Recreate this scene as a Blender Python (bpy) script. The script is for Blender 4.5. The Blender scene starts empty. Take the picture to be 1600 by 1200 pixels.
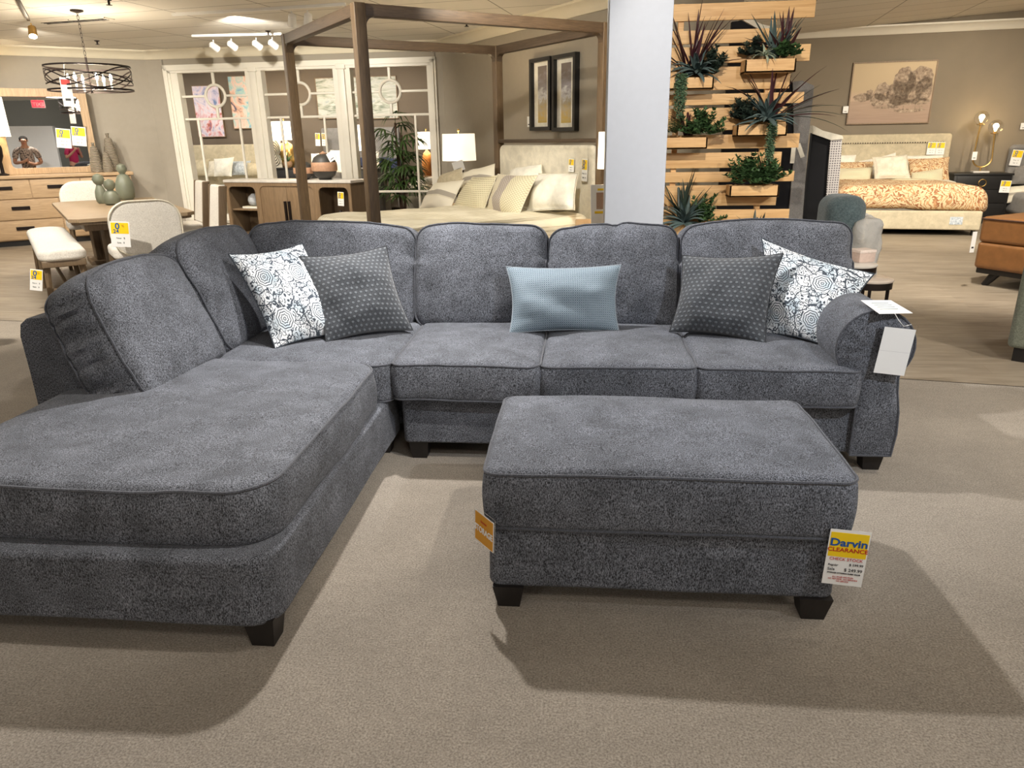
import bpy, math, random
from mathutils import Vector, Matrix, noise
random.seed(7)
SC = bpy.context.scene
COL = SC.collection
# ------------------------------------------------------------------ camera
F, PITCH, ROLL, YAW, EYE = 1130.0, math.radians(18.9), math.radians(1.0), math.radians(5.6), 1.5
fw = Vector((-math.sin(YAW)*math.cos(PITCH), math.cos(YAW)*math.cos(PITCH), -math.sin(PITCH)))
r0 = Vector((math.cos(YAW), math.sin(YAW), 0)); u0 = r0.cross(fw)
RT = math.cos(ROLL)*r0 - math.sin(ROLL)*u0
UP = math.sin(ROLL)*r0 + math.cos(ROLL)*u0
cd = bpy.data.cameras.new('camera'); cam = bpy.data.objects.new('camera', cd); COL.objects.link(cam)
cam.matrix_world = Matrix(((RT.x, UP.x, -fw.x, 0), (RT.y, UP.y, -fw.y, 0), (RT.z, UP.z, -fw.z, EYE), (0, 0, 0, 1)))
cd.sensor_width = 36; cd.lens = F*36/1600; cd.clip_start = .02; cd.clip_end = 100
SC.camera = cam
# layout helpers: where a sight line of the photograph meets a plane of the room
def ray(x, y): return RT*((x-800)/F) - UP*((y-600)/F) + fw
def atz(x, y, z): d = ray(x, y); t = (z-EYE)/d.z; return Vector((d.x*t, d.y*t, z))
def aty(x, y, Y): d = ray(x, y); t = Y/d.y; return Vector((d.x*t, Y, EYE+d.z*t))
class Pl:
    """vertical plane through P, u runs along it, n = normal towards the camera side"""
    def __init__(s, P, u):
        s.P = Vector((P[0], P[1])); s.u = Vector(u[:2]).normalized(); n = Vector((s.u.y, -s.u.x))
        if n.dot(-s.P) < 0: n = -n
        s.n = n; s.rz = math.atan2(s.u.y, s.u.x)
    def off(s, d): return Pl(s.P+s.n*d, s.u)
    def hit(s, x, y):
        d = ray(x, y); t = s.P.dot(s.n)/(d.x*s.n.x+d.y*s.n.y); return Vector((d.x*t, d.y*t, EYE+d.z*t))
    def sz(s, x, y): p = s.hit(x, y); return (Vector((p.x, p.y))-s.P).dot(s.u), p.z
    def pt(s, a, z=0, d=0): q = s.P+s.u*a+s.n*d; return Vector((q.x, q.y, z))
# ------------------------------------------------------------------ objects
def tagp(o, label=None, cat=None, group=None, kind=None):
    if label: o['label'] = label
    if cat: o['category'] = cat
    if group: o['group'] = group
    if kind: o['kind'] = kind
    return o
def empty(name, loc=(0, 0, 0), rz=0, label=None, cat=None, group=None, rot=None):
    o = bpy.data.objects.new(name, None); COL.objects.link(o); o.location = loc
    o.rotation_euler = rot if rot else (0, 0, rz); o.empty_display_size = .1
    return tagp(o, label, cat, group)
class MB:
    def __init__(s): s.v = []; s.f = []; s.uv = []; s.has = False
    def add(s, v, f, uv=None, M=None):
        b = len(s.v)
        s.v += [tuple(M @ Vector(p)) for p in v] if M is not None else [tuple(p) for p in v]
        s.f += [tuple(b+i for i in q) for q in f]
        s.uv += (list(uv) if uv else [(p[0], p[1]) for p in v])
        if uv: s.has = True
        return s
    def box(s, x0, x1, y0, y1, z0, z1, b=0):
        c = ((x0+x1)/2, (y0+y1)/2, (z0+z1)/2); h = (abs(x1-x0)/2, abs(y1-y0)/2, abs(z1-z0)/2)
        if b:
            r = min(b, min(h)*.9); v, f = rbox(h[0], h[1], h[2], r, r, 1, 2)
        else:
            v = [(i*h[0], j*h[1], k*h[2]) for i in (-1, 1) for j in (-1, 1) for k in (-1, 1)]
            f = [(0, 1, 3, 2), (4, 6, 7, 5), (0, 4, 5, 1), (2, 3, 7, 6), (0, 2, 6, 4), (1, 5, 7, 3)]
        return s.add([(p[0]+c[0], p[1]+c[1], p[2]+c[2]) for p in v], f)
    def tube(s, pts, r, n=8, closed=False, cap=True):
        pts = [Vector(p) for p in pts]; m = len(pts); rs = r if isinstance(r, (list, tuple)) else [r]*m
        v = []; prev = None
        for i, p in enumerate(pts):
            a = pts[(i-1) % m] if closed or i > 0 else p; b = pts[(i+1) % m] if closed or i < m-1 else p
            t = (b-a); t = t.normalized() if t.length > 1e-9 else Vector((0, 0, 1))
            if prev is None:
                h = Vector((0, 0, 1)) if abs(t.z) < .9 else Vector((1, 0, 0)); x = t.cross(h).normalized()
            else:
                x = prev-t*prev.dot(t); x = x.normalized() if x.length > 1e-6 else t.orthogonal().normalized()
            prev = x; y = t.cross(x)
            for k in range(n):
                a_ = 2*math.pi*k/n; v.append(p+(x*math.cos(a_)+y*math.sin(a_))*rs[i])
        f = []
        for i in range(m if closed else m-1):
            for k in range(n):
                a = i*n+k; b = i*n+(k+1) % n; c = ((i+1) % m)*n+(k+1) % n; d = ((i+1) % m)*n+k; f.append((a, b, c, d))
        if cap and not closed: f.append(tuple(range(n))[::-1]); f.append(tuple((m-1)*n+k for k in range(n)))
        return s.add(v, f)
    def lathe(s, prof, n=28, c=(0, 0, 0), sx=1, sy=1):
        v = []; f = []; m = len(prof)
        for r, z in prof:
            for k in range(n):
                a = 2*math.pi*k/n; v.append((c[0]+r*sx*math.cos(a), c[1]+r*sy*math.sin(a), c[2]+z))
        for i in range(m-1):
            for k in range(n): f.append((i*n+k, i*n+(k+1) % n, (i+1)*n+(k+1) % n, (i+1)*n+k))
        if prof[0][0] > 1e-4: f.append(tuple(range(n))[::-1])
        if prof[-1][0] > 1e-4: f.append(tuple((m-1)*n+k for k in range(n)))
        return s.add(v, f)
    def prism(s, pts, y0, y1):
        n = len(pts); v = [(p[0], y0, p[1]) for p in pts]+[(p[0], y1, p[1]) for p in pts]
        f = [tuple(range(n)), tuple(range(2*n-1, n-1, -1))]+[(i, i+n, (i+1) % n+n, (i+1) % n) for i in range(n)]
        return s.add(v, f)
    def build(s, name, mat, parent=None, smooth=True, angle=40, loc=None, rz=0, **tg):
        me = bpy.data.meshes.new(name); me.from_pydata(s.v, [], s.f)
        if s.has:
            ul = me.uv_layers.new(name='UVMap')
            for l in me.loops: ul.data[l.index].uv = s.uv[l.vertex_index]
        me.validate(); me.materials.append(mat)
        o = bpy.data.objects.new(name, me); COL.objects.link(o)
        import bmesh
        bm = bmesh.new(); bm.from_mesh(me); bmesh.ops.recalc_face_normals(bm, faces=bm.faces)
        if smooth:
            for p in bm.faces: p.smooth = True
            for e in bm.edges:
                if len(e.link_faces) == 2 and e.calc_face_angle(0) > math.radians(angle): e.smooth = False
        bm.to_mesh(me); bm.free()
        if parent: o.parent = parent
        if loc is not None: o.location = loc
        if rz: o.rotation_euler = (0, 0, rz)
        return tagp(o, **tg)
def lin(a, b, n): return [a+(b-a)*i/n for i in range(n+1)]
def rbox(hx, hy, hz, R=.05, r=.02, n=6, e=3, fn=None):
    """box with plan corners of radius R and top/bottom edges of radius r, surface grid fine enough to deform"""
    R = max(min(R, hx*.98, hy*.98), r+1e-4); r = min(r, hz*.98)
    def ax(h, m):
        k = [-h+t for t in lin(0, r, e)][:-1]
        if R > r*1.2: k += [-h+t for t in lin(r, R, 3)][:-1]; i = h-R
        else: i = h-r
        mid = lin(-i, i, m)
        return k+mid+[-t for t in reversed(k)]
    X = ax(hx, n); Y = ax(hy, n)
    Z = [-hz+t for t in lin(0, r, e)][:-1]+lin(-(hz-r), hz-r, max(2, n//2))+[hz-t for t in reversed(lin(0, r, e)[:-1])]
    idx = {}; V = []; Fc = []
    def vid(i, j, k):
        key = (i, j, k)
        if key in idx: return idx[key]
        x, y, z = X[i], Y[j], Z[k]
        ee = min(hx-abs(x), hy-abs(y)); a = hz-abs(z)
        top = k in (0, len(Z)-1)
        ins = ee; drop = a if not top else 0
        if ee < r and a < r:
            t = (r-a)+ee; ph = t/(2*r)*math.pi/2; ins = r*(1-math.cos(ph)); drop = r*(1-math.sin(ph))
        sgn = 1 if z > 0 else -1
        if drop != a or top: z = sgn*(hz-drop)
        qx, qy = hx-ee, hy-ee
        sx = x*(hx-ins)/qx if qx > 1e-6 else x; sy = y*(hy-ins)/qy if qy > 1e-6 else y
        Rr = max(R-ins, 0)
        if Rr > 1e-5:
            ix, iy = hx-ins-Rr, hy-ins-Rr
            cx = max(-ix, min(ix, sx)); cy = max(-iy, min(iy, sy)); dx, dy = sx-cx, sy-cy
            L = math.hypot(dx, dy)
            if L > 1e-9 and abs(dx) > 1e-9 and abs(dy) > 1e-9:
                m = max(abs(dx), abs(dy))/L; sx, sy = cx+dx*m, cy+dy*m
        p = (sx, sy, z)
        if fn: p = fn(Vector(p))
        V.append(tuple(p)); idx[key] = len(V)-1
        return idx[key]
    nx, ny, nz = len(X)-1, len(Y)-1, len(Z)-1
    for i in range(nx):
        for j in range(ny):
            Fc.append((vid(i, j, nz), vid(i+1, j, nz), vid(i+1, j+1, nz), vid(i, j+1, nz)))
            Fc.append((vid(i, j, 0), vid(i, j+1, 0), vid(i+1, j+1, 0), vid(i+1, j, 0)))
    for k in range(nz):
        for i in range(nx):
            Fc.append((vid(i, 0, k), vid(i+1, 0, k), vid(i+1, 0, k+1), vid(i, 0, k+1)))
            Fc.append((vid(i, ny, k), vid(i, ny, k+1), vid(i+1, ny, k+1), vid(i+1, ny, k)))
        for j in range(ny):
            Fc.append((vid(0, j, k), vid(0, j, k+1), vid(0, j+1, k+1), vid(0, j+1, k)))
            Fc.append((vid(nx, j, k), vid(nx, j+1, k), vid(nx, j+1, k+1), vid(nx, j, k+1)))
    return V, Fc
def rrect(hx, hy, R, n=6, m=8):
    out = []
    for cx, cy, a0 in ((hx-R, hy-R, 0), (-(hx-R), hy-R, 90), (-(hx-R), -(hy-R), 180), (hx-R, -(hy-R), 270)):
        c = [(cx+R*math.cos(math.radians(a0+90*i/n)), cy+R*math.sin(math.radians(a0+90*i/n))) for i in range(n+1)]
        if out:
            p, q = out[-1], c[0]
            out += [(p[0]+(q[0]-p[0])*t/m, p[1]+(q[1]-p[1])*t/m) for t in range(1, m)]
        out += c
    p, q = out[-1], out[0]; out += [(p[0]+(q[0]-p[0])*t/m, p[1]+(q[1]-p[1])*t/m) for t in range(1, m)]
    return out
# ------------------------------------------------------------------ materials
def srgb(c): return tuple((x/255/12.92 if x/255 <= .04045 else ((x/255+.055)/1.055)**2.4) for x in c)+(1,)
class Mt:
    def __init__(s, name, rough=.6, **kw):
        s.m = bpy.data.materials.new(name); s.m.use_nodes = True; s.t = s.m.node_tree
        s.b = s.t.nodes['Principled BSDF']; s.b.inputs['Roughness'].default_value = rough
        for k, v in kw.items(): s.b.inputs[k.replace('_', ' ')].default_value = v
    def n(s, typ, props=None, **inp):
        nd = s.t.nodes.new(typ)
        for k, v in (props or {}).items(): setattr(nd, k, v)
        for k, v in inp.items():
            key = int(k[1:]) if k[0] == 'i' and k[1:].isdigit() else k.replace('_', ' ')
            sk = nd.inputs[key]
            if hasattr(v, 'is_output') or isinstance(v, bpy.types.NodeSocket): s.t.links.new(v, sk)
            else: sk.default_value = v
        return nd
    def co(s, kind='Object', scale=(1, 1, 1), rot=(0, 0, 0), loc=(0, 0, 0)):
        tc = s.n('ShaderNodeTexCoord'); mp = s.n('ShaderNodeMapping', Vector=tc.outputs[kind], Scale=scale, Rotation=rot, Location=loc)
        return mp.outputs[0]
    def noise(s, vec, scale, detail=3, rough=.5, dist=0):
        return s.n('ShaderNodeTexNoise', Vector=vec, Scale=scale, Detail=detail, Roughness=rough, Distortion=dist).outputs['Fac']
    def ramp(s, fac, *stops, const=False):
        r = s.n('ShaderNodeValToRGB', Fac=fac); cr = r.color_ramp
        if const: cr.interpolation = 'CONSTANT'
        while len(cr.elements) < len(stops): cr.elements.new(.5)
        for e, (p, c) in zip(cr.elements, stops): e.position = p; e.color = c if len(c) == 4 else tuple(c)+(1,)
        return r.outputs['Color']
    def mix(s, fac, a, b, mode='MIX'):
        x = s.n('ShaderNodeMix', dict(data_type='RGBA', blend_type=mode))
        for i, v in ((0, fac), (6, a), (7, b)):
            if isinstance(v, bpy.types.NodeSocket): s.t.links.new(v, x.inputs[i])
            else: x.inputs[i].default_value = v
        return x.outputs[2]
    def math(s, op, a, b=0.0, c=0.0): return s.n('ShaderNodeMath', dict(operation=op), i0=a, i1=b, i2=c).outputs[0]
    def col(s, v):
        if isinstance(v, bpy.types.NodeSocket): s.t.links.new(v, s.b.inputs['Base Color'])
        else: s.b.inputs['Base Color'].default_value = v
        return s
    def bump(s, h, st=.3, d=.01):
        b = s.n('ShaderNodeBump', Height=h, Strength=st, Distance=d); s.t.links.new(b.outputs[0], s.b.inputs['Normal']); return s
def plain(name, c, rough=.6, bump=0, bs=60, var=.12, **kw):
    m = Mt(name, rough, **kw); v = m.co(); c = srgb(c); d = tuple(x*(1-var) for x in c[:3])+(1,)
    nz = m.noise(v, bs, 3); m.col(m.ramp(nz, (.3, d), (.7, c)))
    if bump: m.bump(nz, bump, .004)
    return m.m
def wood(name, c1, c2, axis=0, sc=1.0, rough=.5, bump=.15):
    m = Mt(name, rough); st = [14*sc]*3; st[axis] = 1.1*sc
    v = m.co('Object', tuple(st)); a = m.noise(v, 3.0, 5, .6, 1.2); st2 = [90*sc]*3; st2[axis] = 3*sc
    b = m.noise(m.co('Object', tuple(st2)), 2.0, 2)
    c = m.ramp(a, (.3, srgb(c1)), (.7, srgb(c2))); c = m.mix(.35, c, m.ramp(b, (.3, srgb(c1)), (.65, srgb(c2))))
    m.col(c); m.bump(b, bump, .002); return m.m
def emis(name, c, st, base=None):
    m = Mt(name, .5); m.b.inputs['Emission Color'].default_value = srgb(c); m.b.inputs['Emission Strength'].default_value = st
    m.col(srgb(base or c)); return m.m
def fabric(name, c1, c2, scale=260, mott=7, rough=.92, sheen=.25, stretch=(1, 1, 1), mst=.45, bst=.35, lo=.36, hi=.66):
    m = Mt(name, rough, Sheen_Weight=sheen, Sheen_Roughness=.5)
    v = m.co('Object', stretch); a = m.noise(v, scale, 4, .7)
    b = m.noise(m.co(), mott, 4, .65, .4)
    c = m.ramp(a, (lo, srgb(c1)), (hi, srgb(c2)))
    k = m.ramp(b, (.3, (.62, .62, .62)), (.72, (1.35, 1.35, 1.35)))
    m.col(m.mix(mst, c, m.mix(1.0, c, k, 'MULTIPLY'))); m.bump(a, bst, .004); return m.m
def font(body, size, mat, parent, loc, name='lettering', ax='CENTER', bold=0, sx=1, ext=.0004, rot=(math.pi/2, 0, 0)):
    c = bpy.data.curves.new(name, 'FONT'); c.body = body; c.size = size; c.align_x = ax; c.extrude = ext; c.offset = bold; c.resolution_u = 3
    t = bpy.data.objects.new(name, c); COL.objects.link(t); bpy.context.view_layer.update()
    me = bpy.data.meshes.new_from_object(t.evaluated_get(bpy.context.evaluated_depsgraph_get())); bpy.data.objects.remove(t); me.materials.clear(); me.materials.append(mat)
    o = bpy.data.objects.new(name, me); COL.objects.link(o); o.parent = parent; o.location = loc; o.rotation_euler = rot; o.scale = (sx, 1, 1); return o
MT = {}
MT['chenille'] = fabric('grey_blue_chenille', (24, 25, 30), (134, 138, 148), 300, 7, stretch=(1, 1, .5), mst=.9, sheen=.05, bst=.2, lo=.40, hi=.64)
MT['piping'] = fabric('chenille_piping', (34, 36, 43), (96, 99, 108), 300, 9)
MT['dark_leg'] = wood('espresso_leg', (20, 17, 16), (34, 29, 27), 2)
m = Mt('taupe_carpet', .95, Sheen_Weight=.1); v = m.co()
a = m.noise(v, 160, 4, .7); b = m.noise(v, 1.6, 4, .6, .6); c3 = m.noise(v, 28, 3)
c = m.ramp(a, (.33, srgb((112, 102, 90))), (.66, srgb((174, 164, 150))))
k = m.ramp(b, (.3, (.84, .84, .84)), (.7, (1.1, 1.1, 1.1))); k2 = m.ramp(c3, (.3, (.93, .93, .93)), (.7, (1.06, 1.06, 1.06)))
m.col(m.mix(1, m.mix(1, c, k, 'MULTIPLY'), k2, 'MULTIPLY')); m.bump(a, .5, .008); MT['carpet'] = m.m
m = Mt('aisle_floor_planks', .5); v = m.co('Object', (1, 1, 1), (0, 0, .15))
st = m.noise(m.co('Object', (1.2, 9, 1), (0, 0, .15)), 2.2, 5, .6, .6); br = m.n('ShaderNodeTexBrick', dict(offset=.4), Vector=v, Scale=1.0)
br.inputs['Brick Width'].default_value = 1.2; br.inputs['Row Height'].default_value = .18; br.inputs['Mortar Size'].default_value = .002
br.inputs['Color1'].default_value = (.9, .9, .9, 1); br.inputs['Color2'].default_value = (1.08, 1.08, 1.08, 1); br.inputs['Mortar'].default_value = (.8, .8, .8, 1)
m.col(m.mix(1, m.ramp(st, (.3, srgb((126, 114, 98))), (.7, srgb((158, 146, 129)))), br.outputs['Color'], 'MULTIPLY')); MT['planks'] = m.m
MT['wall'] = plain('greige_wall_paint', (158, 150, 136), .75, .05, 12, .04)
MT['wall_dark'] = plain('olive_taupe_wall_paint', (134, 123, 106), .75, .05, 3, .07)
MT['wall_brown'] = plain('brown_taupe_paint', (112, 100, 86), .8, .05, 6, .05)
MT['trim'] = plain('white_trim_paint', (226, 221, 208), .4, 0, 10, .03)
MT['crown'] = plain('cream_crown_paint', (222, 213, 190), .45, 0, 10, .03)
MT['column'] = plain('cool_white_column_paint', (192, 198, 210), .6, .04, 20, .03)
m = Mt('ceiling_tile', .85); v = m.co('Object', (1, 1, 1), (0, 0, math.radians(9)))
br = m.n('ShaderNodeTexBrick', dict(offset=0.0), Vector=v, Scale=1.0)
for k_, v_ in (('Brick Width', 1.22), ('Row Height', .61), ('Mortar Size', .008), ('Mortar Smooth', .2)): br.inputs[k_].default_value = v_
br.inputs['Color1'].default_value = srgb((232, 228, 218)); br.inputs['Color2'].default_value = srgb((226, 221, 210)); br.inputs['Mortar'].default_value = srgb((140, 134, 124))
m.col(br.outputs['Color']); MT['ceil'] = m.m
MT['white'] = plain('white_card', (240, 240, 238), .5, 0, 10, .02)
MT['yellow'] = plain('yellow_print', (246, 208, 20), .5, 0, 10, .03)
MT['blue'] = plain('blue_print', (24, 84, 158), .5, 0, 10, .03)
MT['red'] = plain('red_print', (190, 40, 30), .5, 0, 10, .03)
MT['ink'] = plain('black_print', (40, 40, 42), .5, 0, 10, .03)
MT['orange'] = plain('orange_print', (214, 150, 32), .5, 0, 10, .05)
m = Mt('clear_plastic_sleeve', .08); m.col((1, 1, 1, 1)); m.b.inputs['Transmission Weight'].default_value = 1; m.b.inputs['IOR'].default_value = 1.1; MT['plastic'] = m.m
MT['black'] = plain('black_cloth_lining', (14, 14, 18), .95, 0, 30, .1)
MT['blackmetal'] = plain('dark_bronze_metal', (46, 38, 36), .4, 0, 30, .1, Metallic=.7)
MT['brass'] = plain('brushed_brass', (196, 160, 96), .3, 0, 30, .1, Metallic=.9)
MT['glass'] = Mt('clear_glass', .02, Transmission_Weight=1.0, IOR=1.25).col((1, 1, 1, 1)).m
MT['mirror'] = Mt('mirror_glass', .01, Metallic=1.0).col((.9, .9, .9, 1)).m
MT['oak'] = wood('light_oak', (150, 122, 90), (192, 164, 128), 0, 1)
MT['oakz'] = wood('light_oak_upright', (150, 122, 90), (192, 164, 128), 2, 1)
MT['brownoak'] = wood('mid_brown_oak', (108, 88, 66), (146, 122, 94), 2, 1)
MT['canopy'] = wood('brown_canopy_wood', (76, 60, 43), (122, 100, 74), 2, 1.6)
MT['canopyx'] = wood('brown_canopy_wood_rail', (64, 52, 40), (98, 80, 62), 0, 1.6)
MT['tablewood'] = wood('weathered_table_wood', (128, 108, 84), (168, 146, 116), 0, 1)
MT['darkoak'] = wood('dark_brown_wood', (92, 76, 58), (124, 104, 80), 2, 1)  # darker brown wood for legs, posts, table base and credenza carcass
MT['slat'] = wood('pine_slat', (196, 148, 92), (230, 190, 134), 0, .7, .55, .08)
MT['boucle'] = fabric('cream_boucle', (204, 198, 188), (238, 234, 226), 120, 20, sheen=.1, bst=.5, mst=.15)
MT['cream'] = fabric('cream_linen', (206, 198, 178), (236, 230, 214), 300, 10, sheen=.05, bst=.2)
MT['beige'] = fabric('beige_linen', (176, 164, 138), (208, 198, 172), 260, 10, sheen=.05, bst=.2)
MT['ivory'] = fabric('ivory_cotton', (226, 222, 208), (244, 241, 232), 200, 6, sheen=.05, bst=.1)
MT['greyfab'] = fabric('mid_grey_upholstery', (104, 101, 98), (148, 145, 142), 240, 10)
MT['navy'] = fabric('navy_throw', (26, 34, 58), (48, 58, 88), 100, 12)
MT['paleblue'] = fabric('pale_blue_throw', (150, 162, 174), (216, 222, 226), 40, 8)
MT['teal'] = fabric('teal_knit', (64, 82, 88), (104, 120, 124), 90, 14, bst=.8)
MT['greenfab'] = fabric('sage_grey_velvet', (100, 104, 90), (132, 136, 120), 120, 4)
MT['leather'] = plain('cognac_leather', (136, 92, 52), .38, .12, 14, .22)
MT['marble'] = plain('white_marble', (222, 216, 208), .2, 0, 5, .22)
MT['blackwood'] = plain('black_lacquer', (28, 27, 27), .4, 0, 20, .2)
MT['skin'] = plain('skin', (190, 140, 112), .55, 0, 20, .06)
MT['hair'] = plain('dark_hair', (22, 16, 14), 1.0, .3, 80, .3)
def weave(name, base, ink, sx, sy, thr=.5, bst=.2):
    """small crosshatch / plaid weave on object coordinates"""
    m = Mt(name, .9); v = m.co('Object'); w1 = m.n('ShaderNodeTexWave', dict(bands_direction='X'), Vector=v, Scale=sx, Distortion=1.2, Detail=2)
    w2 = m.n('ShaderNodeTexWave', dict(bands_direction='Z'), Vector=v, Scale=sy, Distortion=1.2, Detail=2)
    h = m.math('MULTIPLY', w1.outputs['Fac'], w2.outputs['Fac']); m.col(m.ramp(h, (thr-.2, srgb(base)), (thr+.2, srgb(ink)))); m.bump(h, bst, .003); return m.m
MT['plaid'] = weave('black_white_plaid', (206, 200, 196), (92, 86, 90), 14, 14, .4)
MT['knit'] = weave('tan_crosshatch_knit', (216, 208, 178), (164, 154, 128), 16, 16, .45)
MT['coverlet'] = weave('cream_quilted_coverlet', (234, 227, 206), (196, 186, 158), 6, 9, .6)
# white damask with slate scrolls and medallions (pillow faces carry a 0..1 UV)
def damask(name):
    m = Mt(name, .9); uv = m.co('UV', (2.3, 2.3, 1))
    wob = m.n('ShaderNodeTexNoise', Vector=uv, Scale=5.0, Detail=1).outputs['Color']
    wv = m.n('ShaderNodeVectorMath', dict(operation='MULTIPLY_ADD'), i0=wob, i1=(.16, .16, 0), i2=uv).outputs[0]
    fr = m.n('ShaderNodeVectorMath', dict(operation='FRACTION'), i0=uv).outputs[0]
    ce = m.n('ShaderNodeVectorMath', dict(operation='SUBTRACT'), i0=fr, i1=(.5, .5, 0)).outputs[0]
    sp = m.n('ShaderNodeSeparateXYZ', Vector=ce); x, y = sp.outputs[0], sp.outputs[1]
    r = m.math('SQRT', m.math('ADD', m.math('MULTIPLY', x, x), m.math('MULTIPLY', y, y)))
    th = m.math('ARCTAN2', y, x)
    pet = m.math('COSINE', m.math('MULTIPLY', th, 8.0))
    ring = m.math('COSINE', m.math('ADD', m.math('MULTIPLY', r, 105.0), m.math('MULTIPLY', pet, .9)))
    ringd = m.math('LESS_THAN', ring, -.35)
    v1 = m.n('ShaderNodeTexVoronoi', dict(feature='F1'), Vector=wv, Scale=8.5, Randomness=.7)
    arc = m.math('COSINE', m.math('MULTIPLY', v1.outputs['Distance'], 19.0)); arcd = m.math('LESS_THAN', arc, -.55)
    v2 = m.n('ShaderNodeTexVoronoi', dict(feature='DISTANCE_TO_EDGE'), Vector=wv, Scale=3.6, Randomness=.9)
    edg = m.math('LESS_THAN', v2.outputs['Distance'], .03); scr = m.math('MAXIMUM', arcd, edg)
    inside = m.math('LESS_THAN', r, .25)
    pat = m.math('ADD', m.math('MULTIPLY', inside, ringd), m.math('MULTIPLY', m.math('SUBTRACT', 1.0, inside), scr))
    wash = m.ramp(m.noise(uv, 2.2, 2), (.42, srgb((236, 238, 240))), (.64, srgb((196, 210, 220))))
    m.col(m.mix(pat, wash, srgb((64, 72, 82)))); return m.m
MT['damask'] = damask('white_slate_damask')
m = Mt('charcoal_dotted_velvet', .85, Sheen_Weight=.3); uv = m.co('UV', (17, 19, 1))
sp = m.n('ShaderNodeSeparateXYZ', Vector=uv); row = m.math('FLOOR', sp.outputs[1]); sh = m.math('MULTIPLY', m.math('MODULO', row, 2.0), .5)
fx = m.math('SUBTRACT', m.math('FRACT', m.math('ADD', sp.outputs[0], sh)), .5); fy = m.math('SUBTRACT', m.math('FRACT', sp.outputs[1]), .5)
r = m.math('SQRT', m.math('ADD', m.math('MULTIPLY', fx, fx), m.math('MULTIPLY', fy, fy)))
dot = m.ramp(r, (.18, (1, 1, 1)), (.3, (0, 0, 0))); nz = m.noise(m.co('UV', (60, 8, 1)), 3, 3)
m.col(m.mix(dot, m.ramp(nz, (.3, srgb((38, 41, 46))), (.7, srgb((76, 80, 86)))), srgb((104, 110, 116)))); m.bump(dot, .6, .006); MT['dots'] = m.m
m = Mt('blue_grey_diamond_weave', .85); uv = m.co('UV', (26, 15, 1), (0, 0, 0))
sp = m.n('ShaderNodeSeparateXYZ', Vector=uv)
dx = m.math('ABSOLUTE', m.math('SUBTRACT', m.math('FRACT', sp.outputs[0]), .5)); dy = m.math('ABSOLUTE', m.math('SUBTRACT', m.math('FRACT', sp.outputs[1]), .5))
s_ = m.math('ADD', dx, dy); w_ = m.math('COSINE', m.math('MULTIPLY', s_, 19.0))
m.col(m.ramp(m.math('MULTIPLY_ADD', w_, .5, .5), (.35, srgb((52, 72, 88))), (.65, srgb((168, 184, 194))))); MT['diamond'] = m.m
def leafprint(name, bg, c1, c2, sc=6):
    m = Mt(name, .85); v = m.co('Object', (1, 1, 1)); w = m.n('ShaderNodeTexNoise', Vector=v, Scale=3.0).outputs['Color']
    wv = m.n('ShaderNodeVectorMath', dict(operation='MULTIPLY_ADD'), i0=w, i1=(.35, .35, .35), i2=v).outputs[0]
    a = m.n('ShaderNodeTexWave', dict(wave_type='RINGS', rings_direction='SPHERICAL'), Vector=wv, Scale=sc, Distortion=9, Detail=2, Detail_Scale=2.0).outputs['Fac']
    b = m.noise(v, sc*1.5, 2)
    m.col(m.mix(m.ramp(a, (.52, (0, 0, 0)), (.62, (1, 1, 1))), srgb(bg), m.ramp(b, (.42, srgb(c1)), (.6, srgb(c2))))); return m.m
MT['duvet'] = leafprint('rust_leaf_print_duvet', (216, 194, 156), (150, 98, 64), (192, 148, 104), 9)
m = Mt('striped_pillow_cloth', .9); uv = m.co('UV', (1, 1, 1)); sp = m.n('ShaderNodeSeparateXYZ', Vector=uv)
m.col(m.ramp(sp.outputs[1], (0, srgb((228, 221, 204))), (.36, srgb((214, 206, 186))), (.4, srgb((168, 160, 148))), (.54, srgb((232, 226, 208))), const=True)); MT['stripe'] = m.m
m = Mt('tufted_band_pillow_cloth', .9); uv = m.co('UV', (1, 1, 1)); sp = m.n('ShaderNodeSeparateXYZ', Vector=uv)
base = m.ramp(sp.outputs[0], (0, srgb((226, 218, 196))), (.3, srgb((180, 170, 162))), (.55, srgb((220, 213, 186))), const=True)
w2 = m.n('ShaderNodeTexChecker', Vector=uv, Scale=34.0, Color1=(1, 1, 1, 1), Color2=(.72, .7, .66, 1)).outputs['Color']
m.col(m.mix(1, base, w2, 'MULTIPLY')); MT['tuft'] = m.m
# paintings
def art(name, stops, sc=3, dist=2.5, stretch=(1, 1, 1), vert=0.0, seed=0):
    m = Mt(name, .6); v = m.co('Object', stretch, (0, 0, 0), (seed, seed, seed)); a = m.noise(v, sc, 4, .6, dist)
    if vert:
        sp = m.n('ShaderNodeSeparateXYZ', Vector=m.co('Object')); a = m.math('ADD', m.math('MULTIPLY', a, .55), m.math('MULTIPLY_ADD', sp.outputs[2], vert, .25))
    m.col(m.ramp(a, *[(p, srgb(c)) for p, c in stops])); return m.m
MT['abstract'] = art('abstract_pastel_paint', ((.3, (96, 128, 176)), (.4, (206, 196, 218)), (.5, (232, 220, 226)), (.58, (222, 168, 176)), (.66, (176, 90, 60)), (.74, (108, 138, 196))), 3, 1.5)
MT['abstract2'] = art('abstract_peach_paint', ((.3, (120, 156, 196)), (.42, (168, 204, 196)), (.5, (232, 206, 192)), (.6, (226, 178, 150)), (.7, (70, 76, 104))), 3, 1.5, seed=5)
MT['seascape'] = art('pale_seascape_paint', ((.3, (96, 108, 92)), (.42, (160, 164, 150)), (.55, (196, 196, 188)), (.7, (160, 170, 170))), 2.5, 1.0, (1, 1, 5))
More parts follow.
